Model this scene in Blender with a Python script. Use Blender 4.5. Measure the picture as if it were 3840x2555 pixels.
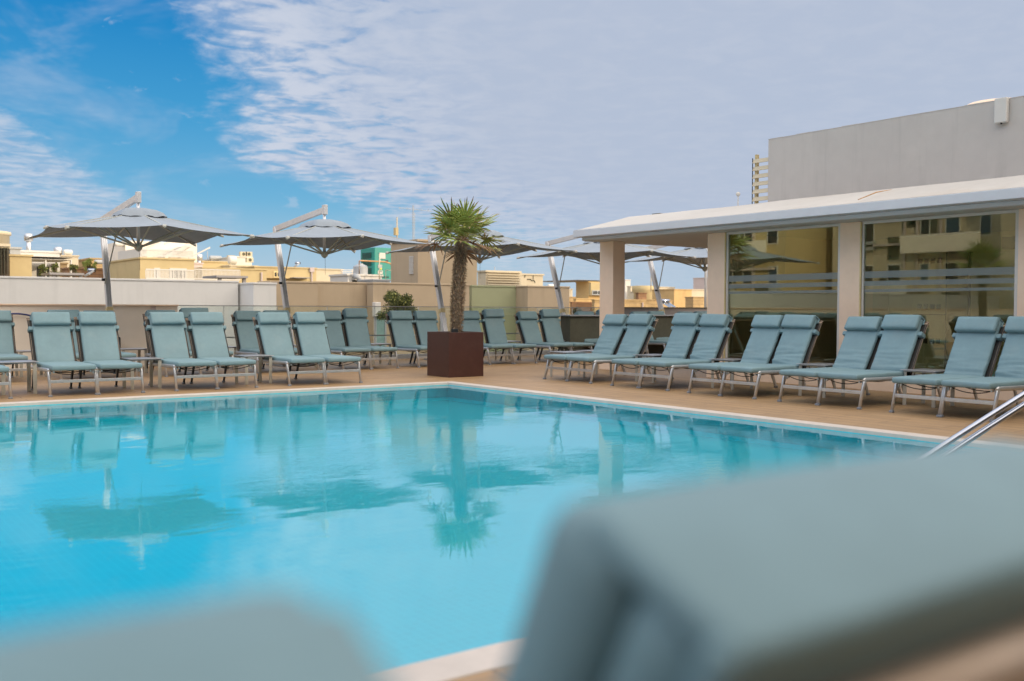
import bpy, math, random
from mathutils import Vector, Matrix, noise
random.seed(7)
R = math.radians
for o in list(bpy.data.objects): bpy.data.objects.remove(o)
scene = bpy.context.scene
col = scene.collection

# ---------------------------------------------------------------- camera
YAW, PITCH, ROLL, EYE = R(36.1), math.atan(118/3733), 0.0035, 1.15
cam_d = bpy.data.cameras.new('Camera'); cam = bpy.data.objects.new('Camera', cam_d); col.objects.link(cam)
cam_d.sensor_width = 36; cam_d.lens = 35.0; cam_d.clip_start = 0.05; cam_d.clip_end = 9000
fwd = Vector((math.sin(YAW)*math.cos(PITCH), math.cos(YAW)*math.cos(PITCH), -math.sin(PITCH)))
rt0 = Vector((math.cos(YAW), -math.sin(YAW), 0)); up0 = rt0.cross(fwd)
rt = rt0*math.cos(ROLL) + up0*math.sin(ROLL); up = up0*math.cos(ROLL) - rt0*math.sin(ROLL)
m = Matrix((rt, up, -fwd)).transposed().to_4x4(); m.translation = (0, 0, EYE); cam.matrix_world = m
cam_d.dof.use_dof = True; cam_d.dof.focus_distance = 14.5; cam_d.dof.aperture_fstop = 1.8
scene.camera = cam

# ---------------------------------------------------------------- sun and sky
SUN_EL, SUN_AZ = 14.0, 143.0          # azimuth clockwise from +Y: behind the camera, to the right
sd = bpy.data.lights.new('Sun', 'SUN'); sun = bpy.data.objects.new('Sun', sd); col.objects.link(sun)
sd.energy = 2.7; sd.angle = R(0.6); sd.color = (1, .80, .55)
sdir = Vector((math.sin(R(SUN_AZ))*math.cos(R(SUN_EL)), math.cos(R(SUN_AZ))*math.cos(R(SUN_EL)), math.sin(R(SUN_EL))))
sun.rotation_euler = sdir.to_track_quat('Z', 'Y').to_euler()
scene.view_settings.view_transform = 'Standard'; scene.view_settings.look = 'None'
scene.view_settings.exposure = 0.0; scene.view_settings.gamma = 1.0

class NT:
    """tiny helper for building node trees"""
    def __init__(s, tree): s.t = tree; s.n = tree.nodes; s.l = tree.links
    def new(s, kind, **kw):
        nd = s.n.new(kind)
        for k, v in kw.items(): setattr(nd, k, v)
        return nd
    def put(s, sock, v):
        if isinstance(v, bpy.types.NodeSocket): s.l.new(v, sock)
        elif v is not None:
            if hasattr(sock, 'default_value') and hasattr(sock.default_value, '__len__') and not hasattr(v, '__len__'): v = (v, v, v)
            sock.default_value = v
    def math(s, op, a, b=None, c=None, clamp=False):
        nd = s.new('ShaderNodeMath', operation=op, use_clamp=clamp)
        for i, v in enumerate((a, b, c)):
            if v is not None: s.put(nd.inputs[i], v)
        return nd.outputs[0]
    def vmath(s, op, a, b=None, scale=None):
        nd = s.new('ShaderNodeVectorMath', operation=op); s.put(nd.inputs[0], a)
        if b is not None: s.put(nd.inputs[1], b)
        if scale is not None: s.put(nd.inputs['Scale'], scale)
        return nd.outputs[0]
    def rng(s, v, a, b, c=0., d=1., smooth=True):
        nd = s.new('ShaderNodeMapRange', interpolation_type='SMOOTHSTEP' if smooth else 'LINEAR')
        for i, x in enumerate((v, a, b, c, d)): s.put(nd.inputs[i], x)
        return nd.outputs[0]
    def noise(s, vec, scale, detail=3., rough=.5, dist=0.):
        nd = s.new('ShaderNodeTexNoise'); s.put(nd.inputs['Vector'], vec)
        nd.inputs['Scale'].default_value = scale; nd.inputs['Detail'].default_value = detail
        nd.inputs['Roughness'].default_value = rough; nd.inputs['Distortion'].default_value = dist
        return nd.outputs[0]
    def mix(s, f, a, b, blend='MIX'):
        nd = s.new('ShaderNodeMix', data_type='RGBA', blend_type=blend)
        s.put(nd.inputs[0], f); 
        s.put(nd.inputs[6], (*a, 1) if isinstance(a, tuple) and len(a) == 3 else a); s.put(nd.inputs[7], (*b, 1) if isinstance(b, tuple) and len(b) == 3 else b)
        return nd.outputs[2]
    def ramp(s, f, stops):
        nd = s.new('ShaderNodeValToRGB'); s.put(nd.inputs[0], f); e = nd.color_ramp.elements
        while len(e) < len(stops): e.new(.5)
        for x, (p, c) in zip(e, stops): x.position = p; x.color = (*c, 1)
        return nd.outputs[0]

w = bpy.data.worlds.new('World'); scene.world = w; w.use_nodes = True
k = NT(w.node_tree); k.n.clear()
tc = k.new('ShaderNodeTexCoord').outputs['Generated']
sep = k.new('ShaderNodeSeparateXYZ'); k.l.new(k.vmath('NORMALIZE', tc), sep.inputs[0]); dx, dy, dz = sep.outputs
el = k.math('MULTIPLY', k.math('ARCSINE', dz), 180/math.pi)
az = k.math('MULTIPLY', k.math('ARCTAN2', dx, dy), 180/math.pi)
zz = k.math('ADD', k.math('MAXIMUM', dz, 0.), .03)
cmb = k.new('ShaderNodeCombineXYZ'); k.put(cmb.inputs[0], k.math('DIVIDE', dx, zz)); k.put(cmb.inputs[1], k.math('DIVIDE', dy, zz))
P = cmb.outputs[0]
cmb2 = k.new('ShaderNodeCombineXYZ'); k.put(cmb2.inputs[0], k.math('MULTIPLY', az, .10)); k.put(cmb2.inputs[1], k.math('MULTIPLY', el, .22))
Q = cmb2.outputs[0]
big = k.noise(Q, 1.3, 4, .6, .6); mid = k.noise(Q, 5, 5, .62, .4)
rip = k.noise(P, 5.6, 4.5, .58, .5); rip2 = k.noise(P, 1.4, 5, .6, .8)
# blue air
t = k.math('MULTIPLY', el, 1/20., clamp=True)
blue = k.ramp(t, [(0., (.47, .63, .76)), (.12, (.36, .60, .79)), (.3, (.16, .48, .76)), (.52, (.05, .36, .70)), (.78, (.003, .25, .62)), (1., (.0, .18, .53))])
sky = k.new('ShaderNodeTexSky', sky_type='NISHITA', sun_disc=False, sun_elevation=R(SUN_EL), sun_rotation=R(SUN_AZ))
nish = k.vmath('SCALE', sky.outputs[0], scale=.06)
blue = k.mix(.12, blue, nish)
# altocumulus sheet: its ragged edge runs down the left of the view
edge = k.math('ADD', k.math('MULTIPLY_ADD', el, -.4, 23.7), k.math('MULTIPLY', k.math('MAXIMUM', k.math('SUBTRACT', 8.2, el), 0.), 2.0))
dist = k.math('SUBTRACT', az, edge)
dist = k.math('ADD', dist, k.math('MULTIPLY_ADD', big, 9., -4.5))
dist = k.math('ADD', dist, k.math('MULTIPLY_ADD', mid, 7., -3.5))
inside = k.rng(dist, -1.2, 3.5)
depth = k.rng(dist, 0., 20., 0., 1.)
lump = k.math('ADD', k.math('MULTIPLY', rip, .65), k.math('MULTIPLY', rip2, .35))
gap = k.rng(k.math('MULTIPLY_ADD', depth, .27, lump), .42, .60)
low = k.rng(el, 1.0, 6.5, .80, 1.)          # the sheet thins to haze near the horizon
a1_ = k.math('MULTIPLY', k.math('MULTIPLY', inside, k.math('MULTIPLY_ADD', gap, .58, .40)), k.math('MAXIMUM', low, depth))
# second streaky bank low on the left
e2 = k.math('SUBTRACT', k.math('MULTIPLY_ADD', az, -.72, 17.0), el)
e2 = k.math('ADD', e2, k.math('MULTIPLY_ADD', mid, 3.4, -1.7))
a2_ = k.math('MULTIPLY', k.rng(e2, -.3, 1.6), k.rng(lump, .30, .62, .30, .78))
a2_ = k.math('MULTIPLY', a2_, k.rng(el, .5, 5., .35, 1.))
# faint grey veils over the blue, and broken cloud on the rest of the dome
a3_ = k.math('MULTIPLY', k.rng(big, .46, .72), .30)
wisp = k.math('MULTIPLY', k.rng(mid, .60, .72), k.math('MULTIPLY', k.rng(dist, -6., -2.), .3))
rest = k.math('MULTIPLY', k.math('MAXIMUM', k.rng(az, 5., -15.), k.rng(el, 24., 40.)), k.rng(rip2, .38, .60, .25, .95))
alpha = k.math('MAXIMUM', k.math('MAXIMUM', a1_, a2_), k.math('MAXIMUM', k.math('MAXIMUM', a3_, wisp), rest))
tone = k.math('ADD', k.math('MULTIPLY', rip, .6), k.math('MULTIPLY', mid, .4))
cloud = k.mix(k.rng(k.math('SUBTRACT', tone, k.math('MULTIPLY', depth, .05)), .36, .60), (.40, .50, .68), (.61, .66, .77))
veil = k.mix(depth, cloud, (.475, .54, .67)); cloud = k.mix(.86, cloud, veil)
colr = k.mix(alpha, blue, cloud)
colr = k.mix(k.rng(el, 24., 55., 0., .75), colr, (.78, .77, .76))
# unseen sky above the picture is brightened as added fill for the terrace
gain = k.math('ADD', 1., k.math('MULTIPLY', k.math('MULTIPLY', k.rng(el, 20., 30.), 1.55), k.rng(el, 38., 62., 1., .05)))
# unseen sky behind the camera is brightened and warmed, added as front fill
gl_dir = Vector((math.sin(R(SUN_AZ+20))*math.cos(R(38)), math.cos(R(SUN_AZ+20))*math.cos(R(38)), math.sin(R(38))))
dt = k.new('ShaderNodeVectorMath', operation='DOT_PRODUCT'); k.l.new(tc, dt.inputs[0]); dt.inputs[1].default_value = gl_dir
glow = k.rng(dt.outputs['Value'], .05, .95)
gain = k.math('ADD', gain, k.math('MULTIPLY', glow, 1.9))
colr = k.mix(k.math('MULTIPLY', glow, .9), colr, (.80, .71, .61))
colr = k.mix(k.rng(el, 6.5, -1., 0., .75), colr, (.47, .60, .71))
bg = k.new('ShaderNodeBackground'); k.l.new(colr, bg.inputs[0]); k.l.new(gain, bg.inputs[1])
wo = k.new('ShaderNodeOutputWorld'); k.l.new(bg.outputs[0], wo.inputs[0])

# ---------------------------------------------------------------- materials
def mat(name, base, rough=.6, metal=0., var=.12, scale=3., bump=0., bscale=60., spec=.5, stain=None, coat=0., tr=0., map_=None, streak=0.):
    """painted / woven / stone surface: base colour with soft two-scale variation and a fine bump"""
    m = bpy.data.materials.new(name); m.use_nodes = True; k = NT(m.node_tree)
    b = k.n['Principled BSDF']; co = k.new('ShaderNodeTexCoord').outputs['Object']
    geo = k.new('ShaderNodeNewGeometry').outputs['Position']
    v = geo if map_ != 'object' else co
    n1 = k.noise(v, scale, 4, .6); n2 = k.noise(v, scale*7, 3, .6)
    f = k.math('ADD', k.math('MULTIPLY', n1, .65), k.math('MULTIPLY', n2, .35))
    lo = tuple(c*(1-var) for c in base); hi = tuple(min(1, c*(1+var)) for c in base)
    c = k.mix(k.rng(f, .3, .7), lo, hi)
    if stain:
        sc, amt, scl = stain
        st = k.math('MULTIPLY', k.rng(k.noise(v, scl, 5, .65, .4), .52, .70), amt)
        c = k.mix(st, c, sc)
    if streak:      # rain streaks running down the wall
        mp = k.new('ShaderNodeMapping'); k.l.new(geo, mp.inputs[0]); mp.inputs['Scale'].default_value = (3.2, 3.2, .22)
        c = k.mix(k.math('MULTIPLY', k.rng(k.noise(mp.outputs[0], 1., 5, .7, .2), .50, .72), streak), c, tuple(q*.62 for q in base))
    k.put(b.inputs['Base Color'], c)
    b.inputs['Roughness'].default_value = rough; b.inputs['Metallic'].default_value = metal
    b.inputs['Specular IOR Level'].default_value = spec
    b.inputs['Coat Weight'].default_value = coat
    if bump:
        bp = k.new('ShaderNodeBump'); bp.inputs['Strength'].default_value = bump; bp.inputs['Distance'].default_value = .01
        k.put(bp.inputs['Height'], k.noise(v, bscale, 4, .6)); k.l.new(bp.outputs[0], b.inputs['Normal'])
    return m
M = {}
M['teal'] = mat('teal_cushion', (.172, .275, .305), .62, var=.07, scale=2.5, bump=.25, bscale=9, stain=((.225, .305, .32), .35, 3.), spec=.45)
M['alu'] = mat('brushed_aluminium', (.56, .57, .58), .38, .75, var=.10, scale=6, bump=.05, bscale=90)
M['alu_dark'] = mat('sling_mesh', (.035, .034, .032), .7, var=.2)
M['foot'] = mat('grey_plastic', (.22, .24, .27), .5)
M['table'] = mat('table_metal', (.36, .36, .37), .33, .55, var=.1)
M['beigealu'] = mat('champagne_metal', (.52, .50, .43), .42, .35, var=.08)
M['canopy'] = mat('grey_canvas', (.26, .30, .345), .8, var=.06, scale=3, bump=.2, bscale=25, stain=((.225, .26, .30), .35, 2.))
M['mast'] = mat('pale_mast', (.62, .62, .63), .35, .35, var=.08, scale=3)
M['rib'] = mat('rib_metal', (.46, .45, .38), .45, .2, var=.06)
M['clamp'] = mat('yellow_clamp', (.62, .50, .25), .5)
M['bronze'] = mat('bronze_frame', (.36, .27, .20), .42, .35, var=.1)
M['black'] = mat('black_plastic', (.012, .013, .016), .4)
M['corten'] = mat('brown_planter', (.062, .024, .018), .38, .0, var=.10, scale=1.5, stain=((.10, .048, .036), .35, 1.4), bump=.03, spec=.5)
M['soil'] = mat('soil', (.05, .035, .025), .95)
M['bark'] = mat('palm_bark', (.165, .115, .075), .95, var=.5, scale=22, bump=1., bscale=90)
M['fibre'] = mat('palm_fibre', (.30, .22, .145), .9, var=.4, scale=20)
M['stub'] = mat('palm_stub', (.36, .25, .14), .8, var=.35, scale=20)
M['frond'] = mat('palm_green', (.27, .33, .08), .5, var=.35, scale=7, spec=.5)
M['frond_y'] = mat('palm_yellow', (.34, .34, .09), .45, var=.35, scale=8)
M['frond_tip'] = mat('palm_dry', (.26, .16, .09), .7, var=.3, scale=9)
M['leaf'] = mat('olive_leaf', (.085, .11, .035), .6, var=.5, scale=6)
M['leaf2'] = mat('dark_leaf', (.040, .062, .030), .6, var=.5, scale=6)
M['twig'] = mat('twig', (.10, .07, .045), .9)
M['coping'] = mat('coping_stone', (.56, .49, .43), .55, var=.08, scale=2., bump=.1, bscale=40, stain=((.47, .41, .35), .4, 2.2))
M['plaster'] = mat('pink_plaster', (.84, .645, .48), .85, var=.05, scale=1.2, bump=.25, bscale=60, stain=((.74, .56, .42), .35, 1.3))
M['white'] = mat('white_render', (.645, .635, .61), .85, var=.035, scale=.7, bump=.1, stain=((.59, .575, .545), .45, .7), streak=.16)
M['fascia'] = mat('fascia_paint', (.60, .62, .66), .55, var=.03, scale=1., stain=((.52, .54, .57), .4, 1.1))
M['soffit'] = mat('soffit_paint', (.50, .49, .46), .8, var=.03)
M['roofm'] = mat('roof_membrane', (.50, .47, .43), .8, var=.06, scale=.9, stain=((.43, .37, .30), .45, .8), bump=.2, bscale=8)
M['upper'] = mat('grey_render', (.49, .46, .43), .9, var=.05, scale=.6, stain=((.56, .53, .49), .5, .5), bump=.15, bscale=40, streak=.30)
M['taupe'] = mat('taupe_render', (.44, .345, .235), .9, var=.04, scale=.5, stain=((.39, .31, .215), .35, .5), streak=.22)
M['taupe2'] = mat('grey_taupe', (.27, .225, .195), .9, var=.05, scale=.5)
M['sage'] = mat('sage_render', (.31, .325, .195), .9, var=.04, scale=.5, stain=((.25, .27, .16), .35, .5))
M['beige'] = mat('beige_panel', (.80, .73, .63), .8, var=.04, scale=.8, stain=((.72, .65, .56), .35, .8))
M['gpar'] = mat('grey_parapet', (.27, .26, .265), .8, var=.06, scale=.8)
M['cream'] = mat('cream_render', (.50, .40, .215), .9, var=.08, scale=.35, stain=((.38, .28, .15), .4, .5))
M['cream2'] = mat('pale_cream_render', (.56, .49, .36), .9, var=.08, scale=.4, stain=((.43, .35, .24), .4, .4))
M['ochre'] = mat('ochre_render', (.55, .38, .17), .9, var=.10, scale=.4, stain=((.38, .25, .12), .5, .5))
M['hwhite'] = mat('house_white', (.62, .60, .56), .85, var=.05, scale=.4, stain=((.52, .49, .45), .4, .4))
M['hpink'] = mat('house_pinkish', (.52, .44, .42), .9, var=.05, scale=.4)
M['dark'] = mat('dark_opening', (.028, .030, .032), .25, var=.3)
M['lattice'] = mat('brown_lattice', (.115, .085, .055), .8, var=.3, scale=3)
M['metalgrey'] = mat('grey_tank', (.36, .38, .40), .55, .1, var=.1, scale=1.5)
M['gen'] = mat('teal_generator', (.0, .235, .20), .42, var=.06, scale=.8)
M['gen_d'] = mat('teal_generator_vent', (.0, .07, .065), .6)
M['pipe'] = mat('orange_pipe', (.50, .27, .11), .5, var=.2)
M['red'] = mat('red_box', (.30, .04, .03), .5)
M['yel'] = mat('yellow_sticker', (.72, .60, .05), .5)
M['chrome'] = mat('polished_steel', (.30, .33, .40), .11, 1., var=.03)
M['panelblue'] = mat('solar_panel', (.05, .09, .14), .15, .3, var=.1)
M['inner'] = mat('interior_wall', (.66, .59, .38), .8, var=.08)
M['inner_d'] = mat('interior_dark', (.085, .082, .055), .75, var=.15)
M['inner_f'] = mat('interior_floor', (.30, .26, .19), .5)
M['door'] = mat('interior_door', (.68, .61, .44), .5, var=.08)
M['ground'] = mat('town_ground', (.30, .25, .18), .95, var=.25, scale=.05)
M['asphalt'] = mat('roof_felt', (.33, .29, .23), .95, var=.2, scale=.2)
M['hose'] = mat('purple_hose', (.03, .04, .16), .5)

def stone_mat(name, base, mortar, sx=.5, sz=.25):
    m = bpy.data.materials.new(name); m.use_nodes = True; k = NT(m.node_tree); b = k.n['Principled BSDF']
    g = k.new('ShaderNodeNewGeometry').outputs['Position']; s = k.new('ShaderNodeSeparateXYZ'); k.l.new(g, s.inputs[0])
    c = k.new('ShaderNodeCombineXYZ'); k.put(c.inputs[0], k.math('ADD', s.outputs[0], s.outputs[1])); k.put(c.inputs[1], s.outputs[2])
    br = k.new('ShaderNodeTexBrick'); k.l.new(c.outputs[0], br.inputs['Vector']); br.inputs['Scale'].default_value = 1.
    br.inputs['Brick Width'].default_value = sx; br.inputs['Row Height'].default_value = sz; br.inputs['Mortar Size'].default_value = .018
    br.inputs['Color1'].default_value = (*base, 1); br.inputs['Color2'].default_value = (*[x*.72 for x in base], 1); br.inputs['Mortar'].default_value = (*mortar, 1)
    n = k.noise(g, .6, 5, .65)
    k.put(b.inputs['Base Color'], k.mix(k.math('MULTIPLY', k.rng(n, .45, .7), .6), br.outputs['Color'], tuple(x*.42 for x in base)))
    b.inputs['Roughness'].default_value = .95
    bp = k.new('ShaderNodeBump'); bp.inputs['Strength'].default_value = .5; bp.inputs['Distance'].default_value = .03
    k.put(bp.inputs['Height'], br.outputs['Fac']); bp.invert = True; k.l.new(bp.outputs[0], b.inputs['Normal'])
    return m
M['stone'] = stone_mat('limestone_blocks', (.56, .39, .19), (.34, .24, .13))
M['stone_d'] = stone_mat('weathered_limestone', (.33, .185, .095), (.22, .13, .08))

def deck_mat(name, along_x):
    """porcelain plank deck: plank joints, grain along the plank, weathered tone changes"""
    m = bpy.data.materials.new(name); m.use_nodes = True; k = NT(m.node_tree); b = k.n['Principled BSDF']
    g = k.new('ShaderNodeNewGeometry').outputs['Position']; s = k.new('ShaderNodeSeparateXYZ'); k.l.new(g, s.inputs[0])
    u, v = (s.outputs[0], s.outputs[1]) if along_x else (s.outputs[1], s.outputs[0])
    c = k.new('ShaderNodeCombineXYZ'); k.put(c.inputs[0], u); k.put(c.inputs[1], v)
    br = k.new('ShaderNodeTexBrick'); k.l.new(c.outputs[0], br.inputs['Vector']); br.inputs['Scale'].default_value = 1.
    br.inputs['Brick Width'].default_value = 1.2; br.inputs['Row Height'].default_value = .2; br.inputs['Mortar Size'].default_value = .007
    br.inputs['Color1'].default_value = (.41, .255, .122, 1); br.inputs['Color2'].default_value = (.35, .215, .098, 1); br.inputs['Mortar'].default_value = (.15, .095, .055, 1)
    c2 = k.new('ShaderNodeCombineXYZ'); k.put(c2.inputs[0], k.math('MULTIPLY', u, 1.2)); k.put(c2.inputs[1], k.math('MULTIPLY', v, 26.))
    gr = k.noise(c2.outputs[0], 1., 5, .65, .6)
    col_ = k.mix(k.math('MULTIPLY', k.rng(gr, .42, .66), .85), br.outputs['Color'], (.23, .145, .078))
    big = k.noise(g, .9, 4, .6)
    col_ = k.mix(k.math('MULTIPLY', k.rng(big, .45, .7), .30), col_, (.46, .31, .17))
    k.put(b.inputs['Base Color'], col_); b.inputs['Roughness'].default_value = .55
    bp = k.new('ShaderNodeBump'); bp.inputs['Strength'].default_value = .3; bp.inputs['Distance'].default_value = .004
    k.put(bp.inputs['Height'], k.math('SUBTRACT', gr, br.outputs['Fac'])); k.l.new(bp.outputs[0], b.inputs['Normal'])
    return m
M['deckx'] = deck_mat('plank_tiles_across', True); M['decky'] = deck_mat('plank_tiles_along', False)

def pooltile():
    m = bpy.data.materials.new('pool_mosaic'); m.use_nodes = True; k = NT(m.node_tree); b = k.n['Principled BSDF']
    g = k.new('ShaderNodeNewGeometry').outputs['Position']
    ck = k.new('ShaderNodeTexBrick'); ck.offset = 0.
    s = k.new('ShaderNodeSeparateXYZ'); k.l.new(g, s.inputs[0]); c = k.new('ShaderNodeCombineXYZ')
    k.put(c.inputs[0], k.math('ADD', s.outputs[0], k.math('MULTIPLY', s.outputs[2], .37))); k.put(c.inputs[1], k.math('ADD', s.outputs[1], s.outputs[2])); k.l.new(c.outputs[0], ck.inputs['Vector'])
    ck.inputs['Scale'].default_value = 1.; ck.inputs['Brick Width'].default_value = .05; ck.inputs['Row Height'].default_value = .05; ck.inputs['Mortar Size'].default_value = .004
    ck.inputs['Color1'].default_value = (.0, .66, .78, 1); ck.inputs['Color2'].default_value = (.0, .62, .74, 1); ck.inputs['Mortar'].default_value = (.02, .70, .82, 1)
    k.put(b.inputs['Base Color'], k.mix(k.math('MULTIPLY', k.rng(k.noise(g, .5, 3), .4, .7), .35), ck.outputs['Color'], (.0, .66, .80)))
    b.inputs['Roughness'].default_value = .4
    return m
M['mosaic'] = pooltile()
M['mosaic_wall'] = mat('pool_wall_mosaic', (.0, .86, .95), .35, var=.05, scale=9)  # painted paler than the floor mosaic to offset weak light on the walls
M['tileband'] = mat('waterline_tiles', (.10, .56, .64), .25, var=.12, scale=8)

def water_mat():
    m = bpy.data.materials.new('pool_water'); m.use_nodes = True; k = NT(m.node_tree); k.n.clear()
    g = k.new('ShaderNodeNewGeometry').outputs['Position']
    mp = k.new('ShaderNodeMapping'); k.l.new(g, mp.inputs[0]); mp.inputs['Rotation'].default_value = (0, 0, R(36)); mp.inputs['Scale'].default_value = (1., 1.9, 1.)
    n1 = k.noise(mp.outputs[0], 1.4, 2, .5, .5); n2 = k.noise(mp.outputs[0], 11., 3, .6, .3); n3 = k.noise(g, .33, 3, .6)
    patch = k.rng(n3, .44, .62, .10, 1.)
    h = k.math('ADD', k.math('MULTIPLY', n1, .0065), k.math('MULTIPLY', k.math('MULTIPLY', n2, patch), .0062))
    bp = k.new('ShaderNodeBump'); bp.inputs['Strength'].default_value = 1.; bp.inputs['Distance'].default_value = .30; k.put(bp.inputs['Height'], h)
    fr = k.new('ShaderNodeFresnel'); fr.inputs[0].default_value = 1.40; k.l.new(bp.outputs[0], fr.inputs['Normal'])
    ff = k.math('MULTIPLY_ADD', fr.outputs[0], .38, .315)
    gl = k.new('ShaderNodeBsdfGlossy'); gl.inputs['Roughness'].default_value = .012; gl.inputs['Color'].default_value = (.92, .97, 1, 1); k.l.new(bp.outputs[0], gl.inputs['Normal'])
    tr = k.new('ShaderNodeBsdfTransparent'); tr.inputs['Color'].default_value = (.80, .985, 1., 1)
    mx = k.new('ShaderNodeMixShader'); k.l.new(ff, mx.inputs[0]); k.l.new(tr.outputs[0], mx.inputs[1]); k.l.new(gl.outputs[0], mx.inputs[2])
    o = k.new('ShaderNodeOutputMaterial'); k.l.new(mx.outputs[0], o.inputs[0])
    return m
M['water'] = water_mat()

def glass_mat(name, tint, refl, rough=0.0):
    m = bpy.data.materials.new(name); m.use_nodes = True; k = NT(m.node_tree); k.n.clear()
    fr = k.new('ShaderNodeFresnel'); fr.inputs[0].default_value = 1.5
    f = k.math('ADD', fr.outputs[0], refl, clamp=True)
    gl = k.new('ShaderNodeBsdfGlossy'); gl.inputs['Roughness'].default_value = rough; gl.inputs['Color'].default_value = (.80, .84, .78, 1) if refl > .01 else (1, 1, 1, 1)
    tr = k.new('ShaderNodeBsdfTransparent'); tr.inputs[0].default_value = (*tint, 1)
    mx = k.new('ShaderNodeMixShader'); k.put(mx.inputs[0], f); k.l.new(tr.outputs[0], mx.inputs[1]); k.l.new(gl.outputs[0], mx.inputs[2])
    o = k.new('ShaderNodeOutputMaterial'); k.l.new(mx.outputs[0], o.inputs[0]); return m
M['winglass'] = glass_mat('tinted_window_glass', (.90, .92, .78), .06)
M['railglass'] = glass_mat('railing_glass', (.93, .965, .945), .0)
def frost():
    m = bpy.data.materials.new('frosted_band'); m.use_nodes = True; k = NT(m.node_tree); k.n.clear()
    tr = k.new('ShaderNodeBsdfTransparent'); d = k.new('ShaderNodeBsdfPrincipled'); d.inputs['Base Color'].default_value = (.26, .31, .31, 1); d.inputs['Roughness'].default_value = .3
    mx = k.new('ShaderNodeMixShader'); mx.inputs[0].default_value = .62; k.l.new(tr.outputs[0], mx.inputs[1]); k.l.new(d.outputs[0], mx.inputs[2])
    o = k.new('ShaderNodeOutputMaterial'); k.l.new(mx.outputs[0], o.inputs[0]); return m
M['frost'] = frost()

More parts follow.
